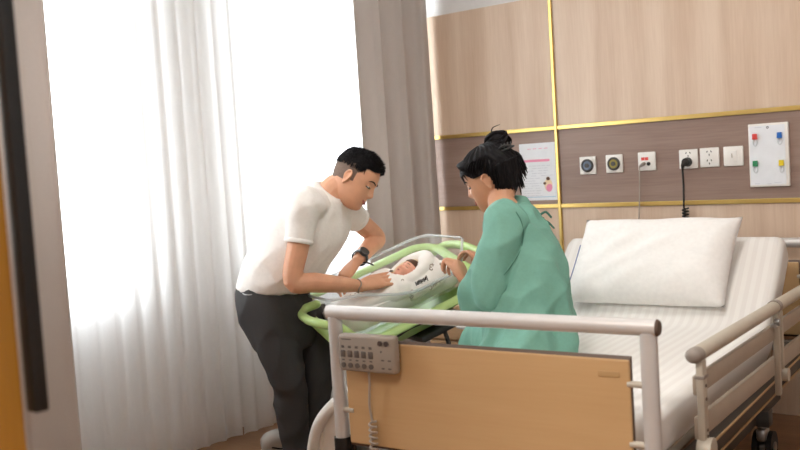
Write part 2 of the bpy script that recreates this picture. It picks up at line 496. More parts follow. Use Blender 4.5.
curtain('sheer_curtain', 0.36, -2.62, -1.36, 13, 0.015, M['sheer'], 'white sheer curtain hanging between the tall cabinet and the bending man', 3)
curtain('sheer_curtain', 0.375, -1.345, -0.06, 12, 0.015, M['sheer'], 'bright white sheer curtain directly behind the bending man, next to the corner drape', 5)
curtain('drape', 0.50, -2.70, -2.225, 2.6, 0.045, M['drape'], 'taupe drape beside the tall honey-wood cabinet and the sheer curtain', 11, thick=0.004)
curtain('drape', 0.57, -0.62, -0.032, 3.3, 0.046, M['drape'], 'taupe drape gathered in the corner against the wooden wall', 23, thick=0.004)
tag(ob('curtain_rail', MB().box((0.42, -1.4, 2.725), (0.22, 2.7, 0.05), bev=0.005), M['plate']), 'white curtain rail on the ceiling above the sheer curtains', 'curtain rail')

# ------------------------------------------------------------------ tall cabinet near the camera
cx = 2.318; cy = -3.429
t = thing('tall_cabinet', 'honey-coloured tall wooden cabinet edge close to the camera with long black pull', 'cabinet', (cx - 0.3, cy - 0.36, 0))
ob('body', MB().box((cx - 0.31, cy - 0.36, 1.1), (0.56, 0.70, 2.2), bev=0.003), M['ochre'], t, smooth=False)
ob('door', MB().box((cx - 0.012, cy - 0.36, 1.1), (0.02, 0.715, 2.18), bev=0.003), M['ochre'], t, smooth=False)
ob('pull_handle', MB().box((cx + 0.008, cy + 0.013, 1.53), (0.026, 0.022, 1.33), bev=0.004), M['black'], t)

# ------------------------------------------------------------------ wall fittings
def plate(name, label, cat, x, z, w=0.086, h=0.086, d=0.011, group=None):
    t = thing(name, label, cat, (x, -0.001, z), 0, group)
    ob('face_plate', MB().box((x, -0.001 - d / 2, z), (w, d, h), bev=0.004), M['plate'], t)
    return t
for x, z, mt, lab in ((1.457, 1.120, 'bluegrey', 'square white gas outlet with blue-grey ring, nearest the gold upright'), (1.595, 1.122, 'olive', 'square white gas outlet with olive brass ring')):
    t = plate('gas_outlet', lab, 'gas outlet', x, z, group='medical gas outlets')
    r = ob('ring', MB().tube([V((x + 0.026 * math.cos(a), -0.017, z + 0.026 * math.sin(a))) for a in [2 * PI * i / 28 for i in range(28)]], [0.006], 10, closed=True), M['darkgrey'], t)
    ob('collar', MB().cyl((x, -0.010, z), (x, -0.020, z), 0.024, 28), M[mt], t)
    ob('socket', MB().cyl((x, -0.018, z), (x, -0.0235, z), 0.011, 20), M['darkgrey'], t)
x, z = 1.758, 1.125
t = plate('nurse_call_outlet', 'square white wall outlet with red label and grey cord plugged in', 'wall outlet', x, z)
ob('label', MB().box((x - 0.017, -0.0125, z + 0.012), (0.016, 0.002, 0.014)), M['red'], t)
ob('label', MB().box((x + 0.001, -0.0125, z + 0.012), (0.016, 0.002, 0.014)), M['red'], t)
ob('jack', MB().cyl((x + 0.010, -0.011, z - 0.012), (x + 0.010, -0.014, z - 0.012), 0.009, 16), M['black'], t)
t = thing('call_cord', 'thin grey cord hanging from the red-labelled outlet behind the pillow', 'cord', (1.735, -0.02, 1.115))
ob('plug', MB().tube([(x - 0.012, -0.011, z - 0.010), (x - 0.014, -0.025, z - 0.013), (x - 0.028, -0.030, z - 0.024)], [0.008, 0.008, 0.005], 10), M['capgrey'], t)
ob('cable', MB().tube([(x - 0.028, -0.030, z - 0.024), (1.728, -0.028, 1.07), (1.722, -0.024, 0.98), (1.714, -0.022, 0.88), (1.70, -0.024, 0.70), (1.70, -0.03, 0.45)], [0.0032], 8, sub=6), M['cordgrey'], t)
def socket_holes(t, x, z, rows):
    k = MB()
    for zz in rows:
        for dx, dz, rot in ((-0.009, 0.006, 0.5), (0.009, 0.006, -0.5), (0, -0.008, 0)):
            k.box((x + dx, -0.0122, zz + dz), (0.0036, 0.002, 0.008), Matrix.Rotation(rot, 3, 'Y'))
    ob('socket_slots', k, M['black'], t)
t = plate('wall_socket', 'square white power socket with black plug in it', 'wall socket', 1.956, 1.125, group='power sockets'); socket_holes(t, 1.956, 1.125, (1.147,))
t = plate('wall_socket', 'square white empty power socket beside the black plug', 'wall socket', 2.052, 1.127, group='power sockets'); socket_holes(t, 2.052, 1.127, (1.147, 1.108))
t = plate('light_switch', 'white wall switch plate next to the white board', 'light switch', 2.157, 1.127)
ob('rocker', MB().box((2.157, -0.0125, 1.127), (0.036, 0.005, 0.05), Matrix.Rotation(0.08, 3, 'X'), bev=0.002), M['plate'], t)
ob('pilot_mark', MB().box((2.153, -0.0155, 1.130), (0.003, 0.002, 0.018)), M['cordgrey'], t)
t = thing('power_cord', 'black plug with coiled cord hanging from the wall socket', 'power cord', (1.953, -0.02, 1.112))
ob('plug', MB().cyl((1.953, -0.011, 1.112), (1.953, -0.040, 1.112), 0.021, 20, 0.018).tube([(1.953, -0.034, 1.112), (1.942, -0.040, 1.100), (1.937, -0.036, 1.082)], [0.012, 0.010, 0.005], 10), M['black'], t)
ob('cable', MB().tube([(1.937, -0.036, 1.085), (1.936, -0.030, 1.02), (1.934, -0.028, 0.95), (1.933, -0.03, 0.905)], [0.0045], 8), M['black'], t)
ob('coil', MB().tube([V((1.94 + 0.013 * math.cos(u), -0.03 + 0.013 * math.sin(u), 0.905 - 0.0022 * u)) for u in [i * PI / 5 for i in range(0, 150)]], [0.0042], 8, sub=1), M['black'], t)
# white board with clips
x, z = 2.309, 1.124
t = thing('notice_board', 'white upright board with four coloured clips on the grey-brown panel', 'notice board', (x, -0.001, z))
ob('board', MB().box((x, -0.009, z), (0.166, 0.016, 0.270), bev=0.004), M['plate'], t)
ob('sheet', MB().box((x - 0.004, -0.0178, z), (0.146, 0.0012, 0.252)), M['paper'], t)
lines = MB()
for dx, dz, w in ((-0.05, -0.121, 0.02), (0.0, -0.123, 0.018), (0.035, -0.118, 0.03), (0.0, 0.119, 0.012), (-0.04, 0.119, 0.03)): lines.box((x + dx, -0.0188, z + dz), (w, 0.0008, 0.0022))
ob('small_print', lines, M['printgrey'], t)
ob('hook', MB().tube([V((x + 0.004 * math.cos(a), -0.02, z + 0.117 + 0.004 * math.sin(a))) for a in [2 * PI * i / 12 for i in range(12)]], [0.0015], 6, closed=True), M['darkgrey'], t)
for cx_, cz_, mt, nm in ((2.256, 1.205, 'red', 'red'), (2.358, 1.205, 'blue', 'blue'), (2.254, 1.090, 'greenclip', 'green'), (2.362, 1.088, 'yellow', 'yellow')):
    c = thing('clip', nm + ' clip with pale wire arms on the white notice board', 'clip', (cx_, -0.02, cz_), 0, 'coloured clips on the notice board')
    ob('jaw', MB().prism([V((cx_ - 0.010, -0.019, cz_ - 0.012)), V((cx_ + 0.010, -0.019, cz_ - 0.012)), V((cx_ + 0.009, -0.019, cz_ + 0.012)), V((cx_ - 0.009, -0.019, cz_ + 0.012))], (0, -0.010, 0)), M[mt], c, smooth=False)
    ob('arm', MB().tube([(cx_ - 0.007, -0.022, cz_ - 0.012), (cx_ - 0.008, -0.022, cz_ - 0.030), (cx_, -0.022, cz_ - 0.040), (cx_ + 0.008, -0.022, cz_ - 0.030), (cx_ + 0.007, -0.022, cz_ - 0.012)], [0.0022], 6), M['clearclip'], c)
# poster
x, z = 1.177, 1.102
t = thing('poster', 'white information poster with pink band and small mother and baby picture', 'poster', (x, -0.002, z))
ob('sheet', MB().box((x, -0.003, z), (0.205, 0.002, 0.288)), M['paper'], t)
ob('pink_band', MB().prism([V((x - 0.10, -0.0042, z + 0.050)), V((x + 0.066, -0.0042, z + 0.050)), V((x + 0.072, -0.0042, z + 0.055)), V((x + 0.066, -0.0042, z + 0.062)), V((x - 0.10, -0.0042, z + 0.062))], (0, -0.0006, 0)), M['pink'], t, smooth=False)
pr = MB(); pk = MB(); rnd = random.Random(2)
for r in range(13):
    zz = z + 0.030 - r * 0.0125
    xx = x - 0.085
    lim = x + (0.085 if r < 5 else 0.02)
    while xx < lim - 0.012:
        w = 0.008 + rnd.random() * 0.022
        w = min(w, lim - xx)
        if rnd.random() < 0.8: pr.box((xx + w / 2, -0.0043, zz), (w, 0.0006, 0.0024))
        xx += w + 0.005
for k_ in range(4): pk.box((x - 0.045 + 0.032 * k_, -0.0043, z + 0.116), (0.020, 0.0006, 0.003)); 
ob('small_print', pr, M['printgrey'], t); ob('title_print', pk, M['pink'], t)
ob('footer_band', MB().box((x, -0.0043, z - 0.127), (0.19, 0.0006, 0.004)), M['printblue'], t)
pic = ob('mother_picture', MB().ball((x + 0.056, -0.0044, z - 0.068), (0.022, 0.0012, 0.032)), M['cream'], t)
ob('dress', MB().ball((x + 0.060, -0.0048, z - 0.080), (0.018, 0.0012, 0.022)), M['pink'], pic)
ob('dark_hair', MB().ball((x + 0.056, -0.005, z - 0.036), (0.011, 0.001, 0.009)).ball((x + 0.036, -0.005, z - 0.059), (0.009, 0.001, 0.007)), M['hairb'], pic)

# ------------------------------------------------------------------ bedside cabinet
t = thing('bedside_cabinet', 'low oak bedside cabinet with white drawer pull, between the bassinet and the seated woman', 'bedside cabinet', (1.06, -0.27, 0))
ob('carcass', MB().box((1.06, -0.265, 0.245), (0.52, 0.44, 0.45), bev=0.003), M['drawerwood'], t, smooth=False)
ob('top', MB().box((1.06, -0.275, 0.483), (0.54, 0.48, 0.024), bev=0.004), M['drawerwood'], t, smooth=False)
d = ob('drawer', MB().box((1.06, -0.494, 0.395), (0.50, 0.018, 0.14), bev=0.003), M['drawerwood'], t, smooth=False)
ob('pull', MB().tube([(0.99, -0.505, 0.402), (1.0, -0.528, 0.396), (1.06, -0.534, 0.394), (1.12, -0.528, 0.396), (1.13, -0.505, 0.402)], [0.008], 10), M['plate'], d)
d = ob('door', MB().box((1.06, -0.494, 0.17), (0.50, 0.018, 0.29), bev=0.003), M['drawerwood'], t, smooth=False)
ob('pull', MB().tube([(0.99, -0.505, 0.272), (1.0, -0.528, 0.266), (1.06, -0.534, 0.264), (1.12, -0.528, 0.266), (1.13, -0.505, 0.272)], [0.008], 10), M['plate'], d)
for sx in (-0.22, 0.22):
    for sy in (-0.44, -0.09): ob('foot', MB().cyl((1.06 + sx, sy, 0), (1.06 + sx, sy, 0.022), 0.018), M['darkgrey'], t)
def thicken(o, t):
    md = o.modifiers.new('thickness', 'SOLIDIFY'); md.thickness = t; md.offset = -1; md.use_even_offset = False
    return o

# ------------------------------------------------------------------ hospital bed (built in its own frame: x across, y towards the head)
BO = V((2.155, -2.068, 0)); BR = R_(4.2)
BM = Matrix.Translation(BO) @ Matrix.Rotation(BR, 4, 'Z')
bed = thing('hospital_bed', 'hospital bed with beech footboard and metal rails, under the white mattress', 'bed', BO, BR)
L = dict(parent=bed, local=True)
def endboard(v, full):
    out = -1 if full else 1
    rail = ob('end_rail', MB().tube([(-0.497, v, 0.758), (0.497, v, 0.758)], [0.021, 0.021], 20), M['alu'], **L)
    for s in (-1, 1): ob('end_cap', MB().cyl((s * 0.497, v, 0.758), (s * 0.503, v, 0.758), 0.0212, 20, 0.017), M['capbrown'], rail)
    for s in (-1, 1):
        ob('post', MB().tube([(s * 0.475, v, 0.37), (s * 0.475, v, 0.745)], [(0.021, 0.021)] * 2, 20), M['alu'], **L)
        sk = ob('post_socket', MB().cyl((s * 0.475, v, 0.30), (s * 0.475, v, 0.385), 0.026, 20), M['black'], **L)
    pan = ob('end_panel', MB().box((-0.006, v, 0.525), (0.868, 0.018, 0.305), bev=0.004), M['board'], smooth=False, **L)
    ob('edge_band', MB().tube([(-0.440, v, 0.676), (-0.44, v, 0.374), (0.428, v, 0.374), (0.428, v, 0.676)], [(0.0055, 0.0105)] * 4, 4, sub=1, closed=True), M['capbrown'], pan, smooth=False)
    for s, z in ((-1, 0.62), (-1, 0.47), (1, 0.618), (1, 0.47)):
        ob('bracket', MB().cyl((s * 0.46, v - 0.004, z), (s * 0.420, v - 0.004, z), 0.0085, 12), M['railpaint'], **L)
        
    return pan
pan = endboard(0.0, True)
pl = MB().box((0.375, -0.0098, 0.640), (0.055, 0.0016, 0.014), bev=0.0005); ob('name_plate', pl, M['tan'], pan)
endboard(1.945, False)
# base frame, side beams
for s in (-1, 1):
    bm_ = ob('side_beam', MB().box((s * 0.47, 0.98, 0.342), (0.05, 1.93, 0.05), bev=0.003), M['beam'], smooth=False, **L)
    for z in (0.364, 0.320): ob('edge_strip', MB().box((s * 0.4965, 0.98, z), (0.006, 1.93, 0.007), bev=0.002), M['tan'], bm_, smooth=False)
for v in (0.05, 0.95, 1.9): ob('cross_bar', MB().box((0, v, 0.335), (0.92, 0.05, 0.04), bev=0.004), M['steel'], **L)
ob('mattress_deck', MB().box((0, 0.66, 0.372), (0.86, 1.16, 0.03), bev=0.004), M['railpaint'], smooth=False, **L)
hy, hz, ba = 1.335, 0.385, R_(42)
Mb = Matrix.Rotation(ba, 3, 'X')
ob('backrest_deck', MB().box(V((0, hy, hz - 0.012)) + Mb @ V((0, 0.26, -0.008)), (0.86, 0.46, 0.026), Mb, bev=0.004), M['railpaint'], smooth=False, **L)
ob('backrest_strut', MB().cyl((0, 1.50, 0.34), V((0, hy, hz - 0.03)) + Mb @ V((0, 0.38, 0)), 0.016), M['darkgrey'], **L)
# lower chassis and casters
for s in (-1, 1): ob('chassis_rail', MB().box((s * 0.36, 0.98, 0.175), (0.05, 1.5, 0.05), bev=0.004), M['beam'], **L)
for v in (0.30, 1.36):
    ob('chassis_crossbar', MB().box((0.0, v, 0.175), (0.86, 0.06, 0.06), bev=0.005), M['darkgrey'], **L)
    for s in (-1, 1):
        ob('lift_arm', MB().tube([(s * 0.3, v, 0.19), (s * 0.3, v + 0.12, 0.33)], [0.018, 0.018], 12), M['darkgrey'], **L)
        c = ob('caster', MB().cyl((s * 0.40, v, 0.155), (s * 0.40, v, 0.10), 0.018).box((s * 0.40, v, 0.115), (0.035, 0.075, 0.05), bev=0.012), M['steel'], **L)
        for q in (-0.024, 0.024):
            ob('wheel', MB().cyl((s * 0.40 + q - 0.010, v + 0.02, 0.06), (s * 0.40 + q + 0.010, v + 0.02, 0.06), 0.06, 28), M['rubber'], c)
        ob('hub', MB().cyl((s * 0.40 - 0.038, v + 0.02, 0.06), (s * 0.40 + 0.038, v + 0.02, 0.06), 0.022, 20), M['steel'], c)
# fold-down side rails: raised on the open side, lowered on the side of the seated woman
def side_rail(u, dz, s):
    y0, y1 = 0.235, 1.86
    top = ob('side_rail', MB().tube([(u, y0 + 0.01, 0.645 - dz), (u, y1, 0.612 - dz)], [(0.022, 0.020)] * 2, 20), M['railpaint'], **L)
    ob('end_cap', MB().tube([(u, y0 - 0.012, 0.646 - dz), (u, y0 + 0.014, 0.645 - dz)], [(0.0225, 0.0205)] * 2, 18, round_ends=True), M['capgrey'], top)
    ob('end_cap', MB().tube([(u, y1 - 0.01, 0.613 - dz), (u, y1 + 0.012, 0.612 - dz)], [(0.0225, 0.0205)] * 2, 18, round_ends=True), M['capgrey'], top)
    ob('joint_clamp', MB().tube([(u, 1.10, 0.629 - dz), (u, 1.135, 0.628 - dz)], [(0.0235, 0.0215)] * 2, 18), M['capgrey'], top)
    for z, h in ((0.560, 0.052), (0.447, 0.060)):
        zc = z - dz
        ob('slat', MB().box((u - s * 0.004, (y0 + y1) / 2, zc - 0.012), (0.016, y1 - y0, h), Matrix.Rotation(-0.02, 3, 'X'), bev=0.005), M['railpaint2'], top)
    for v, zt in ((0.245, 0.635), (1.085, 0.615), (1.135, 0.615), (1.80, 0.60)):
        zb = 0.40 if v != 1.085 else 0.335
        w = 0.036 if v < 0.5 else 0.022
        up = ob('upright', MB().box((u + s * 0.010, v, (zt + zb) / 2 - dz), (0.020, w, zt - zb), bev=0.006), M['railpaint'], top)
        if v < 0.5:
            ob('sleeve', MB().box((u + s * 0.010, v, 0.588 - dz), (0.026, w + 0.006, 0.008), bev=0.002), M['capgrey'], up)
            for z in (0.565, 0.53, 0.448, 0.432): ob('bolt', MB().cyl((u + s * 0.019, v, z - dz), (u + s * 0.0225, v, z - dz), 0.0045, 12), M['capbrown'], up)
        if v != 1.085:
            hb = ob('pivot', MB().cyl((u - s * 0.002, v, 0.395 - dz), (u + s * 0.034, v, 0.395 - dz), 0.034 if v < .5 else 0.022, 28), M['railpaint'], up)
    ob('latch', MB().box((u + s * 0.012, 1.06, 0.577 - dz), (0.02, 0.05, 0.012), bev=0.003).cyl((u + s * 0.012, 1.05, 0.588 - dz), (u + s * 0.03, 1.05, 0.588 - dz), 0.012), M['steel'], top)
side_rail(0.512, 0.0, 1)
side_rail(-0.530, 0.30, -1)

# mattress with a raised head end
def bed_pt(y, z, s):   # s along mattress, z above its underside
    pass
prof = []
n = 40
LM = 1.78
def spine(s):
    s0 = 1.26; r = 0.11
    if s < s0 - r: return V((0, 0.065 + s, 0.388)), 0.0
    if s > s0 + r:
        d = s - s0 - r; a = ba
        c, _ = spine_mid(s0 + r, s0, r); return c + V((0, math.cos(a), math.sin(a))) * d, a
    return spine_mid(s, s0, r)
def spine_mid(s, s0, r):
    c = V((0, 0.065 + s0 - r, 0.388)); k = 24; ds = (s - s0 + r) / k; a = 0
    for i in range(k):
        a = ba * ((i + 0.5) * ds / (2 * r)); c = c + V((0, math.cos(a), math.sin(a))) * ds
    return c, ba * min(1, (s - s0 + r) / (2 * r))
mb = MB(); secs = 64; ring = []
W2, TH = 0.447, 0.130
def rrect(w, h, r, k=5):
    pts = []
    for cx_, cz_, a0 in ((w - r, h - r, 0), (-w + r, h - r, 90), (-w + r, r, 180), (w - r, r, 270)):
        for i in range(k + 1):
            a = R_(a0 + 90 * i / k); pts.append((cx_ + r * math.cos(a), cz_ + r * math.sin(a)))
    return pts
vs = []; rows = []
for i in range(secs + 1):
    s = LM * i / secs
    c, a = spine(s)
    e = 0.0
    d = min(s, LM - s)
    if d < 0.05: e = 0.05 - math.sqrt(max(0, 0.05 ** 2 - (0.05 - d) ** 2))
    up = V((0, -math.sin(a), math.cos(a)))
    base = rrect(W2 - e, TH - e, 0.032)
    for x, z in base:
        zz = max(z, e * 0.6)
        wob = 0.0035 * noise.noise(V((x * 5, s * 5, 1.3))) if z > 0.08 else 0
        vs.append(c + V((x, 0, 0)) + up * (zz + wob))
    rows.append(len(base))
k = rows[0]; fs = []
for i in range(secs):
    for j in range(k): fs.append([i * k + j, i * k + (j + 1) % k, (i + 1) * k + (j + 1) % k, (i + 1) * k + j])
fs.append(list(range(k))); fs.append([secs * k + j for j in range(k)])
tm = thing('mattress', 'white mattress under a fine-striped sheet, raised at the head end behind the pillow', 'mattress', BM @ V((0, 0.9, 0.388)), BR)
me = MB().add([BM @ p for p in vs], fs).mesh('fitted_sheet'); settle(me, R_(60))
mo = link('fitted_sheet', me, M['sheet'], tm)
# let the stripes follow the mattress frame
def relocal(o, Mx):
    o.data.transform(Mx.inverted()); o.matrix_parent_inverse = TM[o.parent.name].inverted() @ Mx
relocal(mo, BM)

# pillow standing against the raised head end
def cushion(w, h, t, Mx, nu=40, nv=30, seed=0.0, wr=0.006):
    vs = []; fs = []
    for side in (1, -1):
        for i in range(nv + 1):
            for j in range(nu + 1):
                u = -1 + 2 * j / nu; v = -1 + 2 * i / nv
                eu = 1 - abs(u) ** 3.4; ev = 1 - abs(v) ** 2.5
                th = t * (max(0, eu) ** 0.55) * (max(0, ev) ** 0.55)
                pin = 1 - 0.05 * (v * v) * (1 - u * u) * 0
                x = w * u * (1 - 0.03 * (1 - v * v)); y = h * v * (1 - 0.04 * (1 - u * u))
                z = side * th * (1.0 + 0.15 * (v < 0) * -v)
                q = V((x, y, z))
                z += side * wr * (noise.noise(q * 9 + V((seed, 0, 0))) + 0.7 * ridges(q, V((0.8, 0.6, 0)), 10, seed)) * min(1, th / t * 1.5)
                vs.append(Mx @ V((x, y, z)))
    o = (nv + 1) * (nu + 1)
    for i in range(nv):
        for j in range(nu):
            a = i * (nu + 1) + j
            fs.append([a, a + 1, a + nu + 2, a + nu + 1]); fs.append([o + a, o + a + nu + 1, o + a + nu + 2, o + a + 1])
    bm = bmesh.new(); 
    V_ = [bm.verts.new(p) for p in vs]
    for f in fs:
        try: bm.faces.new([V_[i] for i in f])
        except ValueError: pass
    bmesh.ops.remove_doubles(bm, verts=bm.verts[:], dist=1e-5); bmesh.ops.recalc_face_normals(bm, faces=bm.faces[:])
    me = bpy.data.meshes.new('cushion'); bm.to_mesh(me); bm.free()
    for p in me.polygons: p.use_smooth = True
    return me
pb = V((-0.022, 1.315, 0.590)); pt = V((-0.004, 1.545, 0.896))
upv = (pt - pb); hh = upv.length / 2; upv.normalize()
sx = V((1, 0.0, 0.0)); nn = sx.cross(upv).normalized()
PM = Matrix.Translation((pb + pt) / 2 + V((0, -0.01, 0))) @ Matrix((sx, upv, nn)).transposed().to_4x4()
tp = thing('pillow', 'large white pillow standing against the raised head of the bed', 'pillow', BM @ V((-0.04, 1.42, 0.53)), BR)
me = cushion(0.318, hh + 0.004, 0.084, BM @ PM, seed=3.1, wr=0.012)
po = link('pillowcase', me, M['pillow'], tp)
# flap end and edging on the pillow's window-side end
ob('edging', MB().tube([BM @ PM @ V((-0.312, -0.13, 0.012)), BM @ PM @ V((-0.304, -0.05, 0.022)), BM @ PM @ V((-0.302, 0.02, 0.024)), BM @ PM @ V((-0.304, 0.06, 0.020))], [0.0022], 6), M['bluepipe'], tp)

# control panel hanging on the footboard
t = thing('bed_control_panel', 'grey button panel with coiled cord hung on the beech footboard', 'bed control', BM @ V((-0.352, -0.02, 0.59)), BR)
def bl(*p): return BM @ V(p)
RB = Matrix.Rotation(BR, 3, 'Z')
ob('housing', MB().box(bl(-0.332, -0.034, 0.652), (0.196, 0.034, 0.108), RB, bev=0.010, seg=3), M['remote'], t)
kb = MB()
for c in range(5):
    x = -0.412 + 0.0245 * c
    b = MB()
    ob('button', MB().box(bl(x, -0.0515, 0.650), (0.016, 0.004, 0.020), RB, bev=0.002), M['remotedark'], t)
    ob('button', MB().cyl(bl(x, -0.050, 0.617), bl(x, -0.0535, 0.617), 0.0075, 16), M['remotedark'], t)
    kb.box(bl(x, -0.0513, 0.670), (0.010, 0.001, 0.007), RB).box(bl(x, -0.0513, 0.632), (0.009, 0.001, 0.004), RB)
for c in range(2): ob('lock_knob', MB().cyl(bl(-0.278 + 0.021 * c, -0.050, 0.686), bl(-0.278 + 0.021 * c, -0.055, 0.686), 0.0075, 18), M['remoteled'], t)
kb.cyl(bl(-0.277, -0.0508, 0.662), bl(-0.277, -0.0520, 0.662), 0.003, 10)
for xx, zz in ((-0.273, 0.638), (-0.250, 0.638), (-0.273, 0.615), (-0.250, 0.615)): kb.box(bl(xx, -0.0513, zz), (0.010, 0.001, 0.004), RB)
kb.box(bl(-0.398, -0.0513, 0.692), (0.034, 0.001, 0.003), RB)
ob('panel_print', kb, M['remotedark'], t)
cb = ob('cable', MB().tube([bl(-0.340, -0.03, 0.604), bl(-0.340, -0.03, 0.56), bl(-0.347, -0.028, 0.50), bl(-0.342, -0.026, 0.45)], [0.0035], 8), M['cordgrey'], t)
ob('coil', MB().tube([bl(-0.342 + 0.010 * math.cos(u), -0.026 + 0.010 * math.sin(u), 0.452 - 0.0026 * u) for u in [i * PI / 5 for i in range(0, 130)]], [0.0036], 8, sub=1), M['cordgrey'], cb)

# ------------------------------------------------------------------ bassinet (tub frame: a towards the head end, b towards the window, c up)
BC = V((1.045, -1.11, 0.762)); by, bt = R_(66), R_(17)
AX = V((math.cos(by) * math.cos(bt), math.sin(by) * math.cos(bt), math.sin(bt))); BW = V((-math.sin(by), math.cos(by), 0)); BN = AX.cross(BW)
BX = Matrix((AX, BW, BN)).transposed()
def tb(a, b, c): return BC + AX * a + BW * b + BN * c
def tring(ha, hb, c, r, k=8, a0=0.0, b0=0.0, tilt=0.0):
    out = []
    for sa, sb, st in ((1, 1, 0), (-1, 1, 90), (-1, -1, 180), (1, -1, 270)):
        for i in range(k + 1):
            an = R_(st + 90 * i / k)
            a = sa * (ha - r) + r * math.cos(an); b = sb * (hb - r) + r * math.sin(an)
            out.append(tb(a0 + a, b0 + b, c + tilt * b))
    return out
bass = thing('bassinet', 'bassinet with clear tub in lime green frame, between the bending man and seated woman', 'bassinet', (BC.x, BC.y, 0))
def shell(rings_out, rings_in):
    n = len(rings_out[0]); vs = [p for r in rings_out + rings_in[::-1] for p in r]; k = len(rings_out) + len(rings_in); fs = []
    for i in range(k - 1):
        for j in range(n): fs.append([i * n + j, i * n + (j + 1) % n, (i + 1) * n + (j + 1) % n, (i + 1) * n + j])
    fs.append(list(range(n))[::-1]); fs.append([(k - 1) * n + j for j in range(n)]); return MB().add(vs, fs)
def lip(ring):
    "the side towards the bed is cut lower than the head end"
    out = []
    for p in ring:
        d = p - BC; a, b_, c = d.dot(AX), d.dot(BW), d.dot(BN)
        def ss(x0, x1, x):
            t = max(0, min(1, (x - x0) / (x1 - x0))); return t * t * (3 - 2 * t)
        drop = 0.105 * ss(-0.32, 0.05, a) * (1 - ss(0.22, 0.315, a)) * ss(0.0, -0.17, b_)
        out.append(p - BN * drop)
    return out
def dense(ring, m=3):
    return [ring[i].lerp(ring[(i + 1) % len(ring)], j / m) for i in range(len(ring)) for j in range(m if (ring[(i + 1) % len(ring)] - ring[i]).length < 0.06 else 30)]
def dense(ring):
    out = []
    for i in range(len(ring)):
        a_, b_ = ring[i], ring[(i + 1) % len(ring)]
        m = 24 if (i + 1) % 9 == 0 else 1
        out += [a_.lerp(b_, j / m) for j in range(m)]
    return out
outr = [dense(tring(0.27, 0.155, -0.185, 0.06)), dense(tring(0.285, 0.170, -0.175, 0.07)), lip(dense(tring(0.325, 0.202, 0.0, 0.085)))]
inr = [dense(tring(0.268, 0.153, -0.179, 0.06)), dense(tring(0.281, 0.166, -0.171, 0.07)), lip(dense(tring(0.321, 0.198, 0.0, 0.083)))]
ob('tub', shell(outr, inr), M['acrylic'], bass)
ob('tub_rim', MB().tube(lip(dense(tring(0.328, 0.205, 0.0, 0.087))), [(0.0065, 0.004)], 8, closed=True, side=BN), M['acrylicrim'], bass)
pad = ob('pad', shell([tring(0.255, 0.14, -0.176, 0.05), tring(0.275, 0.155, -0.160, 0.06), tring(0.290, 0.170, -0.120, 0.065), tring(0.290, 0.172, -0.100, 0.065), tring(0.265, 0.145, -0.088, 0.06)], []) , M['blanket'], bass)
# frame: rolled ring, tray and handles
fr = MB().tube(tring(0.348, 0.222, -0.128, 0.10, tilt=0.37), [(0.013, 0.024)], 12, closed=True, side=BW.cross(AX))
frame = ob('frame', fr, M['green'], bass)
ob('handle', MB().tube([tb(-0.325, 0.02, -0.035), tb(-0.375, 0.03, -0.035), tb(-0.408, -0.01, -0.04), tb(-0.412, -0.08, -0.055), tb(-0.385, -0.15, -0.075), tb(-0.335, -0.19, -0.11), tb(-0.30, -0.205, -0.17)], [0.018], 12, sub=8, round_ends=True), M['green'], frame)
ob('handle', MB().tube([tb(0.335, 0.16, -0.085), tb(0.39, 0.15, -0.078), tb(0.425, 0.085, -0.085), tb(0.427, -0.06, -0.11), tb(0.40, -0.15, -0.13), tb(0.335, -0.17, -0.14)], [0.019], 12, sub=8, round_ends=True), M['green'], frame)
tray = shell([tring(0.10, 0.10, -0.300, 0.05, a0=0.0), tring(0.17, 0.15, -0.285, 0.07, a0=0.0), tring(0.235, 0.205, -0.225, 0.09, a0=0.0), tring(0.26, 0.222, -0.205, 0.09)],
             [tring(0.09, 0.09, -0.292, 0.05, a0=0.0), tring(0.165, 0.145, -0.278, 0.07, a0=0.0), tring(0.228, 0.198, -0.222, 0.09, a0=0.0), tring(0.25, 0.212, -0.205, 0.09)])
tr = ob('tray', tray, M['green'], bass)
ob('grip_slot', MB().tube([tb(-0.13, -0.212, -0.232), tb(-0.06, -0.2135, -0.226), tb(0.01, -0.212, -0.232)], [(0.010, 0.004)] * 3, 10, round_ends=True, side=BN), M['darkgrey'], tr)
# tilt mechanism, column, base
hub = tb(0.06, 0.0, -0.32)
ob('pivot_plate', MB().box(tb(0.11, -0.03, -0.315), (0.26, 0.30, 0.03), BX, bev=0.010), M['darkgrey'], bass)
ob('tilt_lever', MB().tube([tb(0.10, -0.16, -0.33), tb(0.08, -0.20, -0.37), tb(0.05, -0.23, -0.40)], [0.010], 10, round_ends=True).ball(tb(0.05, -0.235, -0.405), 0.020), M['black'], bass)
col = V((hub.x, hub.y, 0))
ob('column', MB().cyl((col.x, col.y, 0.10), (col.x, col.y, hub.z + 0.01), 0.032, 20), M['steel'], bass)
ob('column_sleeve', MB().cyl((col.x, col.y, 0.10), (col.x, col.y, 0.30), 0.042, 20), M['plate'], bass)
hd = V((math.cos(by), math.sin(by), 0)); hw = V((-hd.y, hd.x, 0))
bs = MB()
e0 = V((1.16, -1.55, 0.0))
for d_, q in ((-1, -1), (-1, 1), (1, -1), (1, 1)):
    foot = col + hd * (0.30 * d_) + hw * (0.20 * q)
    lg = ob('base_leg', MB().tube([col + V((0, 0, 0.15)), col + hd * (0.12 * d_) + hw * (0.06 * q) + V((0, 0, 0.13)), foot + V((0, 0, 0.10))], [(0.03, 0.02)] * 3, 12, round_ends=True), M['plate'], bass)
    cs = ob('caster', MB().cyl(foot + V((0, 0, 0.09)), foot + V((0, 0, 0.055)), 0.012).box(foot + V((0, 0, 0.06)), (0.03, 0.05, 0.03), bev=0.008), M['darkgrey'], bass)
    ob('wheel', MB().cyl(foot + hw * 0.014 + V((0, 0, 0.035)), foot - hw * 0.014 + V((0, 0, 0.035)), 0.035, 20), M['rubber'], cs)
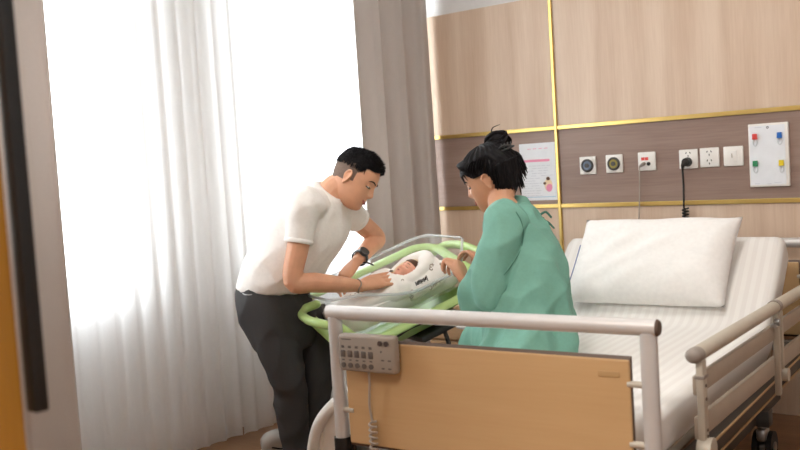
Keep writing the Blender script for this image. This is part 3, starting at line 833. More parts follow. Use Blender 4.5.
# white arched step-through guard at the foot end
g0 = at(349, 392, 3.45); g1 = at(322, 418, 3.5); g2 = at(313, 448, 3.55)
g3 = V((g2.x, g2.y, 0.02))
gd = ob('foot_guard', MB().tube([g0 + V((0.16, 0.12, 0.01)), g0 + V((0.05, 0.04, 0.012)), g0, g1, g2, g3], [(0.026, 0.022)] * 6, 14, sub=8, round_ends=True), M['plate'], bass)
q = (g0 - g2).normalized()
e2 = g0 + V((0.17, 0.13, -0.02))
ob('guard_panel', MB().prism([g3 + V((0.01, 0.01, 0.02)), V((e2.x, e2.y, 0.04)), e2, g0, g1 + V((0.01, 0.01, 0)), g2 + V((0.01, 0.01, 0))], V((-0.010, 0.012, 0))), M['plate'], gd, smooth=False)
ob('guard_stay', MB().tube([V((e2.x, e2.y, 0.10)), col - hd * 0.1 + V((0, 0, 0.12))], [0.014, 0.014], 10), M['plate'], bass)
# ------------------------------------------------------------------ people
HEAD = [  # height, front, back, half width (metres, adult)
    (0.120, -0.004, -0.020, 0.008), (0.114, 0.032, -0.052, 0.034), (0.102, 0.058, -0.076, 0.053), (0.083, 0.077, -0.093, 0.066),
    (0.055, 0.089, -0.103, 0.0735), (0.025, 0.092, -0.104, 0.075), (0.0, 0.089, -0.101, 0.0735), (-0.03, 0.087, -0.092, 0.0695),
    (-0.055, 0.086, -0.078, 0.0635), (-0.078, 0.083, -0.060, 0.0555), (-0.098, 0.079, -0.040, 0.044), (-0.112, 0.070, -0.016, 0.031), (-0.119, 0.052, 0.004, 0.015)]
def g(x, s): return math.exp(-(x / s) ** 2)
def interp(tab, z):
    if z >= tab[0][0]: return tab[0][1:]
    for (z0, *a), (z1, *b) in zip(tab, tab[1:]):
        if z1 <= z <= z0:
            t = (z0 - z) / (z0 - z1); return tuple(p + (q - p) * t for p, q in zip(a, b))
    return tab[-1][1:]
NOSE = [(0.030, 0), (0.016, 0.004), (0.0, 0.009), (-0.014, 0.016), (-0.026, 0.0225), (-0.034, 0.0225), (-0.040, 0.013), (-0.046, 0.003), (-0.052, 0)]
def head_point(z, ph, off=0.0, feat=1.0):
    yf, yb, w = interp(HEAD, z)
    yc, a = (yf + yb) / 2, (yf - yb) / 2
    cx, sx_ = math.cos(ph), math.sin(ph)
    p = 2 / 2.25
    x = w * math.copysign(abs(sx_) ** p, sx_); y = a * math.copysign(abs(cx) ** p, cx)
    if off:
        l = math.hypot(x / max(w, 1e-4) ** 1, y / max(a, 1e-4)); nx, ny = x / max(w, .02), y / max(a, .02); q = math.hypot(nx, ny) or 1
        zz = max(-0.3, min(1, (z - 0.02) / 0.10)); h = math.sqrt(max(0, 1 - zz * zz))
        x += off * nx / q * h; y += off * ny / q * h; z += off * zz
    if cx > 0 and feat:
        n = interp(NOSE, z)[0]; sg = 0.0085 + 0.006 * g(z + 0.035, 0.018)
        y += feat * n * g(x, sg)
        y += feat * (0.0055 * g(z + 0.0575, 0.006) + 0.0055 * g(z + 0.0715, 0.0065) - 0.002 * g(z + 0.064, 0.003)) * g(x, 0.022)
        y += feat * (0.006 * g(z + 0.100, 0.012) * g(x, 0.02) + 0.004 * g(z - 0.022, 0.010) * g(x, 0.05))
        for sd in (-1, 1):
            y -= feat * 0.0105 * g(x - sd * 0.032, 0.017) * g(z - 0.003, 0.012)
            y += feat * 0.004 * g(x - sd * 0.045, 0.02) * g(z + 0.022, 0.018)
    return V((x, yc + y, z))
def head_grid(nz, nph, z0, z1, fn):
    vs = []; fs = []
    for i in range(nz + 1):
        for j in range(nph):
            vs.append(fn(z0 + (z1 - z0) * (1 - (1 - i / nz) ** 1.0), 2 * PI * j / nph - PI))
    for i in range(nz):
        for j in range(nph): fs.append([i * nph + j, i * nph + (j + 1) % nph, (i + 1) * nph + (j + 1) % nph, (i + 1) * nph + j])
    return vs, fs
def frame(fwd, up):
    f = fwd.normalized(); u = (up - f * up.dot(f)).normalized(); r = f.cross(u)
    return Matrix((r, f, u)).transposed()        # columns right, forward, up
def add_head(mb, c, H3, sc=1.0, feat=1.0, ears=True):
    vs, fs = head_grid(60, 72, 0.1199, -0.119, lambda z, p: head_point(z, p, 0, feat))
    fs = fs + [list(range(72))[::-1], [60 * 72 + j for j in range(72)]]
    mb.add([c + H3 @ (v * sc) for v in vs], fs)
    if ears:
        for sd in (-1, 1):
            E3 = H3 @ Matrix.Rotation(sd * -0.35, 3, 'Z') @ Matrix.Rotation(-0.18, 3, 'X')
            ec = c + H3 @ (V((sd * 0.0755, -0.012, -0.008)) * sc)
            mb.ball(ec, (0.0055 * sc, 0.015 * sc, 0.026 * sc), E3)
            rim = [ec + E3 @ (V((sd * 0.006, 0.003 + 0.016 * math.cos(u) * (1 if math.sin(u) > 0 else 0.75), 0.004 + 0.028 * math.sin(u))) * sc) for u in [R_(q) for q in range(-80, 216, 20)]]
            mb.tube(rim, [0.0042 * sc], 8, sub=1, round_ends=True)
            mb.ball(ec + E3 @ (V((sd * 0.003, 0.004, -0.026)) * sc), (0.005 * sc, 0.007 * sc, 0.008 * sc), E3)

def face_parts(c, H3, sc, person, brow=M['hair'], lid=0.0, mouth_open=0.0):
    def hp(x, y, z): return c + H3 @ (V((x, y, z)) * sc)
    def surf(x, z, off):
        # front surface point at lateral x
        yf, yb, w = interp(HEAD, z); s = min(0.98, abs(x) / w)
        ph = math.copysign(math.asin(s ** 1.125), x) if s > 0 else 0
        p = head_point(z, ph); return c + H3 @ (V((x, p.y + off, z)) * sc)
    for sd in (-1, 1):
        ob('eyebrow', MB().tube([surf(sd * x, z, 0.0015) for x, z in ((0.016, 0.0215), (0.028, 0.0265), (0.040, 0.0265), (0.050, 0.0205))], [(0.0022, 0.0034), (0.0022, 0.0040), (0.002, 0.0032), (0.0012, 0.0012)], 8, round_ends=True), brow, person)
        e = ob('eye', MB().ball(hp(sd * 0.032, 0.0715, 0.003), 0.0115 * sc), M['eyewhite'], person)
        ob('iris', MB().ball(hp(sd * 0.031, 0.0785, -0.001), 0.0056 * sc), M['hair'], e)
        ob('eyelash', MB().tube([surf(sd * x, z, o) for x, z, o in ((0.020, -0.003, 0.002), (0.027, -0.0035, 0.0065), (0.036, -0.0035, 0.0065), (0.045, -0.002, 0.002))], [0.0019], 8, round_ends=True), brow, person)
        ob('eyelid', MB().ball(hp(sd * 0.032, 0.0715, 0.0058), (0.0135 * sc, 0.0130 * sc, 0.0092 * sc), H3), M['skin_m'] if person['label'].find('T-shirt') > 0 else M['skin_w'], person)
    up_ = MB().tube([surf(x, -0.062 + (0.0035 if abs(x) > .015 else 0), 0.0008) for x in (-0.024, -0.012, 0, 0.012, 0.024)], [(0.0012, 0.0015), (0.0028, 0.0032), (0.0028, 0.003), (0.0028, 0.0032), (0.0012, 0.0015)], 8, round_ends=True)
    up_.tube([surf(x, -0.0705 + (0.010 if abs(x) > .02 else 0), 0.0008) for x in (-0.023, -0.012, 0, 0.012, 0.023)], [(0.0012, 0.0015), (0.003, 0.0036), (0.0032, 0.0038), (0.003, 0.0036), (0.0012, 0.0015)], 8, round_ends=True)
    ob('lips', up_, M['lips'], person)

def limb(mb, pts, rad, n=16, sub=5, side=None): mb.tube(pts, rad, n, sub, True, side)

def hand(mb, wrist, fdir, ndir, thumb_side, curls, spread=0.06, sc=1.0, thumb=(0.5, 0.3, 0.3), wr=0.024):
    "fdir: wrist to knuckles; ndir: out of the palm; thumb_side: +1/-1 for where the thumb sits about fdir x ndir"
    f = fdir.normalized(); n = (ndir - f * ndir.dot(f)).normalized(); t = f.cross(n) * thumb_side
    W = wrist
    P = lambda a, b, c=0: W + (f * a + t * b + n * c) * sc
    secs = [(P(-0.012, 0), t * wr * 1.05 * sc, n * wr * 0.74 * sc), (P(0.012, 0.001), t * 0.0275 * sc, n * 0.0175 * sc), (P(0.045, 0.002), t * 0.037 * sc, n * 0.0155 * sc), (P(0.075, 0.001), t * 0.040 * sc, n * 0.0135 * sc), (P(0.094, 0.0), t * 0.036 * sc, n * 0.0095 * sc)]
    mb.loft(secs, n=20, p=2.5, sub=3)
    lens = ((0.043, 0.025, 0.021), (0.047, 0.029, 0.022), (0.043, 0.027, 0.021), (0.034, 0.021, 0.019))
    base = ((0.086, 0.0285), (0.090, 0.0098), (0.087, -0.0092), (0.079, -0.0270))
    for i in range(4):
        a, b = base[i]; cu = curls[i]
        d = (f + t * (spread * (1.5 - i))).normalized()
        p = P(a - 0.014, b, -0.002); pts = [p, P(a, b, -0.001)]
        ang = 0; q = pts[-1]
        for L_, c_ in zip(lens[i], cu):
            ang += c_
            q = q + (d * math.cos(ang) + n * math.sin(ang)) * (L_ * sc); pts.append(q)
        r = (0.0092, 0.0092, 0.0083, 0.0076, 0.0062) if i < 3 else (0.0082, 0.0082, 0.0072, 0.0066, 0.0054)
        mb.tube(pts, [x * sc for x in r], 10, 4, True)
    o, c1, c2 = thumb
    d = (f * math.cos(o) + t * math.sin(o) + n * 0.25).normalized()
    p = P(0.022, 0.022, 0.004); pts = [P(0.008, 0.012, 0.004), p]; q = p
    inn = (-t * 0.6 + n * 0.5 + f * 0.25).normalized()
    for L_, c_ in zip((0.040, 0.031, 0.024), (0, c1, c2)):
        d = (d * math.cos(c_) + inn * math.sin(c_)).normalized(); q = q + d * (L_ * sc); pts.append(q)
    mb.tube(pts, [x * sc for x in (0.013, 0.0135, 0.0105, 0.0095, 0.0072)], 10, 4, True)

def rest_on_mattress(me, z=0.5195, edge=0.452):
    "soft parts flatten where they meet the mattress"
    inv = BM.inverted()
    for v in me.vertices:
        q = inv @ v.co
        if abs(q.x) < edge and 0.06 < q.y < 1.25 and q.z < z: v.co.z = z + 0.08 * (q.z - z) * 0
    me.update(); return me
def bedp(x, y, z): return BM @ V((x, y, z))
# ---- the man
man = thing('person', 'person in white T-shirt and charcoal trousers bending over the bassinet', 'person', (0.72, -1.40, 0))
mlat = (pv(0.19, 0, 0.33)).normalized(); mlat.z = 0; mlat.normalize()        # towards his far shoulder
m_pel, m_wai, m_che, m_sho, m_nek = at(272, 306, 3.85), at(283, 268, 3.82), at(309, 226, 3.80), at(322, 204, 3.79), at(336, 187, 3.79)
def sec(c, hw, hd, lat, ax): return (c, lat * hw, ax.cross(lat).normalized() * hd)
def axis(a, b): return (b - a).normalized()
m_ax = axis(m_pel, m_sho)
RS, LS = at(304, 207, 3.63), at(346, 209, 3.93)
RE, LE = at(293, 281, 3.61), at(377, 238, 4.12)
RWr, LWr = at(361, 286, 3.70), at(357, 261, 3.92)
mh = at(355, 179.5, 3.78)
mfw = (pv(0.86, -0.50, 0) * math.cos(R_(14)) - FW * math.sin(R_(14))); mup = pv(0.52, 0.86, 0.0)
MH = frame(mfw, mup)
b = MB()
b.loft([sec(m_pel - V((0, 0, 0.06)), 0.13, 0.09, mlat, V((0, 0, 1))), sec(m_pel, 0.150, 0.105, mlat, m_ax), sec(m_wai, 0.132, 0.098, mlat, m_ax), sec(m_che, 0.150, 0.108, mlat, m_ax), sec(m_sho, 0.150, 0.075, mlat, axis(m_che, m_nek)), sec(m_nek - m_ax * 0.01, 0.058, 0.055, mlat, axis(m_sho, m_nek))], sub=4)
limb(b, [m_sho + (m_nek - m_sho) * 0.3, m_nek, mh + MH @ V((0, -0.028, -0.055))], [(0.062, 0.060), (0.054, 0.056), (0.052, 0.056)])
add_head(b, mh, MH, 0.960)
limb(b, [m_sho + (RS - m_sho) * 0.4, RS, RS.lerp(RE, 0.5), RE, RE.lerp(RWr, 0.3), RE.lerp(RWr, 0.7), RWr], [0.052, 0.052, 0.044, 0.039, 0.040, 0.033, (0.026, 0.022)])
limb(b, [m_sho + (LS - m_sho) * 0.4, LS, LS.lerp(LE, 0.5), LE, LE.lerp(LWr, 0.3), LE.lerp(LWr, 0.7), LWr], [0.052, 0.052, 0.044, 0.039, 0.040, 0.034, (0.026, 0.022)])
# hands: the near one rests flat on the swaddled baby, the far one reaches down into the tub
RT_ = at(379, 281, 3.750)
hand(b, RWr, (RT_ - RWr), -BN * 0.8 + BW * 0.5, 1, ((0.10, 0.12, 0.08), (0.08, 0.12, 0.08), (0.08, 0.14, 0.10), (0.12, 0.16, 0.10)), spread=0.06, sc=1.08, thumb=(0.55, 0.2, 0.1))
LT_ = at(337, 285, 3.86)
hand(b, LWr, (LT_ - LWr), -BN + pv(-0.3, -0.3, 0.1), -1, ((0.55, 0.45, 0.25), (0.5, 0.5, 0.3), (0.5, 0.5, 0.3), (0.5, 0.5, 0.3)), spread=0.10, sc=0.97, thumb=(0.6, 0.25, 0.2))
# legs
RH, RK, RA = at(270, 312, 3.78), at(286, 374, 3.77), at(297, 437, 3.84)
LH, LK, LA = at(300, 312, 3.95), at(317, 368, 3.92), at(304, 450, 3.93)
for h, k_, a in ((RH, RK, RA), (LH, LK, LA)): limb(b, [h, k_, a], [0.075, 0.052, 0.038])
me = fuse(b, 0.0036, 2, 0.5)
ob_m = link('body', me, M['skin_m'], man)
face_parts(mh, MH, 0.960, man, mouth_open=1)
def in_head(p): return MH.transposed() @ (p - mh) / 0.960
# hair
def hair_cap(c, H3, sc, pred, off, z0=0.1199, z1=-0.09, th=0.012, nz=70, nph=96):
    vs, fs = head_grid(nz, nph, z0, z1, lambda z, p: head_point(z, p, off(z, p), 0))
    zs = [z0 + (z1 - z0) * i / nz for i in range(nz + 1)]
    keep = [f for q, f in enumerate(fs) if pred(zs[q // nph] , 2 * PI * ((q % nph) + 0.5) / nph - PI)]
    keep.append(list(range(nph))[::-1])
    bm = bmesh.new(); V_ = [bm.verts.new(c + H3 @ (v * sc)) for v in vs]
    for f in keep:
        try: bm.faces.new([V_[i] for i in f])
        except ValueError: pass
    bmesh.ops.delete(bm, geom=[v for v in bm.verts if not v.link_faces], context='VERTS')
    bmesh.ops.recalc_face_normals(bm, faces=bm.faces[:]); bmesh.ops.solidify(bm, geom=bm.faces[:], thickness=th)
    vv = [v.co.copy() for v in bm.verts]; bm.verts.index_update(); ff = [[v.index for v in f.verts] for f in bm.faces]; bm.free()
    return MB().add(vv, ff)
def sm(a, b_, x):
    t = max(0, min(1, (x - a) / (b_ - a))); return t * t * (3 - 2 * t)
def ml_top(z, p):
    d = abs(math.degrees(p)); lim = 0.074 - 0.010 * sm(0, 40, d) - 0.006 * sm(45, 80, d) - 0.012 * sm(110, 170, d)
    return z > lim
hb = hair_cap(mh, MH, 0.960, ml_top, lambda z, p: 0.005 + 0.010 * sm(0.05, 0.10, z) * (0.55 + 0.45 * math.cos(p)), th=0.006)
rnd = random.Random(9)
for i in range(1500):
    z = 0.045 + 0.0745 * rnd.random() ** 0.7; p = (rnd.random() * 2 - 1) * PI
    if not ml_top(z, p): continue
    o_ = 0.004 + 0.009 * sm(0.04, 0.10, z) * (0.55 + 0.45 * math.cos(p))
    a = head_point(z, p, o_, 0); nrm = (a - V((0, -0.01, 0.01))).normalized()
    d = (nrm * 0.7 + V((rnd.uniform(-.3, .3), 0.65, 0.35 + rnd.uniform(-.2, .2)))).normalized()
    l = 0.008 + 0.009 * rnd.random() * sm(0.05, 0.10, z)
    A = mh + MH @ (a * 0.960); B = mh + MH @ ((a + d * l) * 0.960)
    hb.tube([A, B], [0.0022, 0.0006], 4, sub=1)
for i in range(900):
    p = rnd.choice((-1, 1)) * R_(rnd.uniform(62, 180)); z = 0.064 - 0.024 * rnd.random() ** 1.6 - 0.008 * sm(110, 170, abs(math.degrees(p)))
    a = head_point(z + 0.006, p, 0.0065, 0); e = head_point(z - 0.008, p + rnd.uniform(-.06, .06), 0.0052, 0)
    hb.tube([mh + MH @ (a * 0.960), mh + MH @ (e * 0.960)], [0.0016, 0.0008], 4, sub=1)
hair = ob('hair', hb, M['hair'], man, smooth=R_(70))
def ml_fade(z, p):
    d = abs(math.degrees(p))
    if d < 62: return False
    lim = 0.062 - 0.030 * sm(62, 78, d) - 0.055 * sm(82, 100, d) - 0.03 * sm(120, 175, d)
    if 80 < d < 92 : lim = min(lim, -0.012)
    return z > lim and z < 0.075
ob('clipped_sides', hair_cap(mh, MH, 0.960, ml_fade, lambda z, p: 0.0018 + 0.0035 * sm(0.03, 0.07, z), th=0.004), M['hair2'], hair, smooth=R_(70))
# T-shirt
b = MB()
hem = m_pel.lerp(m_wai, 0.10)
b.loft([sec(at(276, 287, 3.85), 0.168, 0.134, mlat, pv(0.10, 1, 0)), sec(m_wai, 0.166, 0.142, mlat, m_ax), sec(m_che + MH @ V((0, 0, 0)) , 0.172, 0.138, mlat, m_ax), sec(m_sho, 0.168, 0.098, mlat, axis(m_che, m_nek)), sec(m_sho.lerp(m_nek, 0.45), 0.115, 0.080, mlat, axis(m_sho, m_nek)), sec(m_sho.lerp(m_nek, 0.72), 0.070, 0.068, mlat, axis(m_sho, m_nek))], n=32, sub=4)
RC = RS.lerp(RE, 0.47); LC = LS.lerp(LE, 0.36)
b.tube([m_sho.lerp(RS, 0.45), RS, RS.lerp(RE, 0.25), RC], [0.066, 0.066, 0.058, 0.053], 18, 5)
b.tube([m_sho.lerp(LS, 0.45), LS, LS.lerp(LE, 0.2), LC], [0.066, 0.066, 0.058, 0.053], 18, 5)
me = fuse(b, 0.006, 6, 0.6)
def tee_fold(c, n):
    a = 0.007 * ridges(c, pv(0.75, 0.65, 0), 13, 1.0) + 0.007 * ridges(c, pv(-0.5, 0.8, 0.2), 10, 4.0) + 0.003 * noise.noise(c * 16)
    w_ = min(1, max(0.12, ((c - RC).length - 0.06) / 0.12), max(0.12, ((c - LC).length - 0.06) / 0.12))
    return a * w_
me = displace(me, tee_fold)
nax = axis(m_sho, m_nek)
me = cut(me, [(RC, axis(RS, RC), 0.057), (LC, axis(LS, LC), 0.057), (m_sho.lerp(m_nek, 0.70), nax, 0.085)])
for p in me.polygons: p.use_smooth = True
tee = thicken(link('tshirt', me, M['tee'], man), 0.003)
for cc_, dd_ in ((RC, axis(RS, RC)), (LC, axis(LS, LC))):
    u1, u2 = perp(dd_)
    ob('sleeve_hem', MB().tube([cc_ + (u1 * math.cos(u) + u2 * math.sin(u)) * 0.0535 - dd_ * 0.002 for u in [2 * PI * i / 32 for i in range(32)]], [(0.009, 0.004)], 8, closed=True, side=dd_), M['tee'], tee)
ob('collar_band', MB().tube([m_sho.lerp(m_nek, 0.72) + mlat * 0.069 * math.cos(u) + nax.cross(mlat) * 0.067 * math.sin(u) for u in [2 * PI * i / 28 for i in range(28)]], [(0.008, 0.005)], 8, closed=True, side=nax), M['tee'], tee)
# trousers
b = MB()
hl = mlat
b.loft([sec(at(272, 272, 3.84), 0.135, 0.100, hl, V((0, 0, 1))), sec(at(271, 286, 3.84), 0.155, 0.122, hl, V((0, 0, 1))), sec(at(274, 302, 3.84), 0.168, 0.132, hl, V((0, 0, 1))), sec(at(280, 326, 3.84), 0.158, 0.130, hl, V((0, 0, 1))), sec(at(284, 345, 3.85), 0.135, 0.105, hl, V((0, 0, 1)))], n=28, sub=4)
b.tube([RH, RH.lerp(RK, 0.5), RK, RK.lerp(RA, 0.5), RA + V((0, 0, -0.05))], [0.106, 0.084, 0.068, 0.056, 0.046], 18, 5)
b.tube([LH, LH.lerp(LK, 0.5), LK, LK.lerp(LA, 0.5), V((LA.x, LA.y, 0.02))], [0.106, 0.084, 0.068, 0.056, 0.048], 18, 5)
me = fuse(b, 0.006, 5, 0.6)
me = displace(me, lambda c, n: 0.009 * ridges(c, pv(0.12, 1, 0), 11, 2.0) + 0.010 * ridges(c, pv(0.8, 0.5, 0.2), 9, 7.0) * sm(0.62, 0.3, c.z))
tro = link('trousers', me, M['trousers'], man)
from mathutils.bvhtree import BVHTree
bv = BVHTree.FromPolygons([v.co.copy() for v in me.vertices], [list(p.vertices) for p in me.polygons])
pk = []
for x, y in ((243, 293.5), (245.5, 294.8), (249, 295), (252, 294.5)):
    d = (at(x, y, 1) - CAM).normalized(); h = bv.ray_cast(CAM, d)
    if h[0]: pk.append(h[0] + h[1] * 0.002)
if len(pk) > 2: ob('pocket_line', MB().tube(pk, [0.0024], 6), M['pocketline'], tro)
# shoes
def shoe(a, heel_lift, fdir):
    f = fdir.normalized(); s_ = V((-f.y, f.x, 0)); z0 = 0.0
    c = V((a.x, a.y, 0)) - f * 0.02
    def q(x, y, z): return c + f * x + s_ * y + V((0, 0, z + heel_lift * max(0, (0.12 - x) / 0.2)))
    up = MB(); secs = [(-0.085, 0.028, 0.05), (-0.06, 0.038, 0.075), (0.0, 0.040, 0.088), (0.07, 0.044, 0.062), (0.14, 0.045, 0.048), (0.185, 0.03, 0.035)]
    up.loft([(q(x, 0, 0.022 + h / 2), s_ * w, V((0, 0, h / 2))) for x, w, h in secs], n=18, sub=3)
    r = ob('shoe', up, M['shoe'], man)
    so = MB(); so.loft([(q(x, 0, 0.012), s_ * (w + 0.005), V((0, 0, 0.012))) for x, w, h in secs], n=18, sub=3, p=3)
    ob('sole', so, M['sole'], r)
    ob('side_mark', MB().tube([q(-0.05, 0.041 * sd, 0.045) for sd in (-1,)] + [q(0.0, -0.044, 0.038), q(0.06, -0.047, 0.055)], [0.003], 6), M['hair'], r)
shoe(at(288, 459, 3.88), 0.015, V((0.55, 0.83, 0)))
shoe(LA + V((0.02, 0.05, 0)), 0.0, V((0.6, 0.8, 0)))
# watch and bracelet
wd = axis(LE, LWr); wc = LE.lerp(LWr, 0.86)
w1, w2 = perp(wd)
wt = ob('watch', MB().tube([wc + w1 * 0.0335 * math.cos(u) + w2 * 0.0335 * math.sin(u) for u in [2 * PI * i / 28 for i in range(28)]], [(0.0125, 0.003)], 8, closed=True, side=wd), M['black'], man)
od = (pv(0.55, 0.75, -0.5)); od = (od - wd * od.dot(wd)).normalized()
ob('watch_face', MB().cyl(wc + od * 0.030, wc + od * 0.044, 0.022, 24), M['darkgrey'], wt)
ob('strap_tail', MB().tube([wc - od * 0.02 + wd * 0.016, wc + pv(0.035, -0.012, -0.01) + wd * 0.02, wc + pv(0.055, -0.03, -0.01)], [(0.008, 0.003)] * 3, 8, round_ends=True), M['black'], wt)
rd = axis(RE, RWr); rc = RWr - rd * 0.012; w1, w2 = perp(rd)
ob('bracelet', MB().tube([rc + w1 * 0.031 * math.cos(u) + w2 * 0.027 * math.sin(u) + rd * 0.004 * math.sin(3 * u) for u in [2 * PI * i / 28 for i in range(28)]], [0.0028], 8, closed=True), M['inkpale'], man)

# ---- the woman
wom = thing('person', 'person in teal green hospital gown with black hair tied up, sitting on the bed', 'person', at(540, 345, 3.1))
wfc = V((-0.889, -0.456, 0)).normalized(); wlf = V((0.456, -0.889, 0)).normalized()   # facing, and her left (towards the camera)
w_pel, w_wai, w_che, w_sho, w_nek = at(541, 338, 3.10), at(536, 298, 3.13), at(519, 246, 3.20), at(510, 222, 3.25), at(501, 204, 3.30)
w_ax = axis(w_pel, w_sho)
wh = at(490, 179, 3.36)
wf3 = (pv(-0.90, -0.40, 0) * math.cos(R_(23)) + FW * math.sin(R_(23))); wu3 = pv(-0.36, 0.92, 0.0)
WH = frame(wf3, wu3)
WLS, WRS = at(506, 224, 3.11), at(512, 216, 3.39)
WLE, WRE = at(485, 296, 3.06), at(494, 288, 3.48)
WLW, WRW = at(466, 284, 3.24), at(482, 264, 3.74)
b = MB()
wfr = -wlf   # her right
b.loft([sec(at(531, 341, 3.10), 0.13, 0.09, wlf, V((0, 0, 1))), sec(at(532, 334, 3.10), 0.135, 0.095, wlf, w_ax), sec(w_wai, 0.115, 0.085, wlf, w_ax), sec(w_che, 0.130, 0.095, wlf, w_ax), sec(w_sho, 0.130, 0.066, wlf, axis(w_che, w_nek)), sec(w_nek, 0.052, 0.05, wlf, axis(w_sho, w_nek))])
limb(b, [w_sho.lerp(w_nek, 0.3), w_nek, wh + WH @ V((0, -0.03, -0.05))], [(0.056, 0.054), (0.046, 0.05), (0.046, 0.05)])
add_head(b, wh, WH, 0.94)
limb(b, [w_sho.lerp(WLS, 0.4), WLS, WLS.lerp(WLE, 0.5), WLE, WLE.lerp(WLW, 0.35), WLW], [0.044, 0.044, 0.036, 0.029, 0.030, (0.023, 0.020)])
limb(b, [w_sho.lerp(WRS, 0.4), WRS, WRS.lerp(WRE, 0.5), WRE, WRE.lerp(WRW, 0.35), WRW], [0.046, 0.046, 0.040, 0.034, 0.034, (0.023, 0.020)])
hand(b, WLW, at(458, 260, 3.28) - WLW, pv(-0.85, -0.2, 0.5), 1, ((0.9, 1.2, 0.7), (1.0, 1.25, 0.8), (1.05, 1.3, 0.8), (1.1, 1.3, 0.8)), sc=0.93, thumb=(0.30, 0.35, 0.35), wr=0.022)
hand(b, WRW, at(471, 252, 3.80) - WRW, pv(-0.5, -0.8, 0.2), -1, ((0.5, 0.7, 0.5), (0.55, 0.75, 0.5), (0.6, 0.75, 0.5), (0.65, 0.75, 0.5)), sc=0.90, thumb=(0.5, 0.3, 0.3), wr=0.022)
WLH, WRH = bedp(-0.12, 0.57, 0.605), bedp(-0.16, 0.80, 0.605)
WLK, WRK = bedp(-0.50, 0.87, 0.500), bedp(-0.52, 1.04, 0.515)
for h, k_, hip in ((WLH, WLK, 0), (WRH, WRK, 1)):
    kd = (k_ - h); kd.z = 0; kd.normalize()
    an = V((k_.x, k_.y, 0.09)) + kd * 0.10
    limb(b, [h, h.lerp(k_, 0.5), k_, k_.lerp(an, 0.35) + kd * 0.015, an], [0.078, 0.068, 0.052, 0.048, 0.034])
    s_ = V((-kd.y, kd.x, 0))
    b.loft([(V((an.x, an.y, 0.035)) + kd * x + V((0, 0, h2 - 0.035)), s_ * w2_, V((0, 0, h2 - 0.004))) for x, w2_, h2 in ((-0.055, 0.024, 0.030), (-0.02, 0.032, 0.045), (0.04, 0.036, 0.040), (0.11, 0.042, 0.024), (0.155, 0.036, 0.016))], n=16, sub=3)
me = fuse(b, 0.0036, 2, 0.5)
rest_on_mattress(me, 0.53)
link('body', me, M['skin_w'], wom)
face_parts(wh, WH, 0.94, wom)
# hair: swept back into a clipped knot
def wh_pred(z, p):
    d = abs(math.degrees(p)); lim = 0.074 - 0.018 * sm(10, 45, d) - 0.030 * sm(45, 72, d) - 0.085 * sm(94, 112, d) - 0.035 * sm(115, 160, d)
    return z > lim
b = hair_cap(wh, WH, 0.94, wh_pred, lambda z, p: 0.004 + 0.003 * sm(20, 60, abs(math.degrees(p))) + 0.006 * sm(0.0, 0.06, z) * sm(10, 50, abs(math.degrees(p))) + 0.018 * sm(90, 150, abs(math.degrees(p))) * g(z + 0.0, 0.08) + 0.0025 * math.sin(26 * p + 3 * math.sin(z * 60)) , z1=-0.114, th=0.012, nph=144)
kn = at(497.5, 140, 3.37)
b.ball(kn, (0.042, 0.040, 0.034), WH)
rnd = random.Random(5)
for i in range(26):
    a0 = rnd.random() * 6.28; tl_ = rnd.uniform(-0.9, 0.9); rr = rnd.uniform(0.030, 0.044)
    e1 = V((math.cos(a0), math.sin(a0), 0)); e2_ = V((-math.sin(a0) * math.cos(tl_), math.cos(a0) * math.cos(tl_), math.sin(tl_)))
    s0 = rnd.random() * 6.28
    b.tube([kn + WH @ ((e1 * math.cos(s0 + u) + e2_ * math.sin(s0 + u)) * rr * (1 + 0.06 * math.sin(3 * u))) for u in [0.35 * q for q in range(12)]], [(0.0075, 0.004)], 6, sub=1, round_ends=True)
# swept strands up to the knot
for i in range(64):
    p = (-1 + 2 * (i + 0.5) / 64) * PI
    d = abs(math.degrees(p)); z = 0.074 - 0.018 * sm(10, 45, d) - 0.030 * sm(45, 72, d) - 0.085 * sm(94, 112, d) - 0.01 * sm(130, 170, d)
    a = head_point(z + 0.006, p, 0.005 + 0.004 * sm(20, 60, d) + 0.010 * sm(90, 140, d), 0); m1 = head_point(z * 0.4 + 0.055, p * 0.97 + (0.2 if p > 0 else -0.2), 0.016 + 0.008 * sm(90, 140, d), 0)
    A = wh + WH @ (a * 0.94); B = wh + WH @ (m1 * 0.94)
    b.tube([A, B, kn + (B - kn) * 0.35], [(0.004, 0.002), (0.010, 0.004), (0.008, 0.006)], 6, sub=4, round_ends=True)
# fan of loose ends behind the clip
fan0 = at(505, 152, 3.36)
for i in range(34):
    q = i / 33
    ex_, ey_ = (527 - 6 * q + rnd.uniform(-2, 2), 166 + 26 * q + rnd.uniform(-6, 5))
    k_ = 3.36 + rnd.uniform(-0.05, 0.05)
    mid = at(514 + 4 * (1 - q) + rnd.uniform(-1, 1), 154 + 9 * q, k_)
    b.tube([fan0 + pv(rnd.uniform(-.01, .01), rnd.uniform(-.012, .006), rnd.uniform(-.02, .02)), mid, at(ex_, ey_, k_)], [0.0085, 0.0065, 0.0012], 5, sub=5)
for pts in ([(494, 138), (491.5, 132), (492.5, 128), (496, 126), (500, 124.5)], [(497, 140), (493, 134), (491, 130)]):
    b.tube([at(x, y, 3.37) for x, y in pts], [0.003, 0.0008], 5, sub=4)
for i in range(30):
    d0 = rnd.uniform(-46, 16); p = R_(d0)
    a = head_point(0.08 + rnd.uniform(0, .02), p, 0.010, 0); e = head_point(0.042 + rnd.uniform(-.02, .02) , p * 1.25, 0.006, 0); m_ = head_point(0.055, p * 1.1, 0.010, 0)
    b.tube([wh + WH @ (a * 0.94), wh + WH @ (m_ * 0.94), wh + WH @ (e * 0.94)], [0.0030, 0.0026, 0.0006], 5, sub=4)
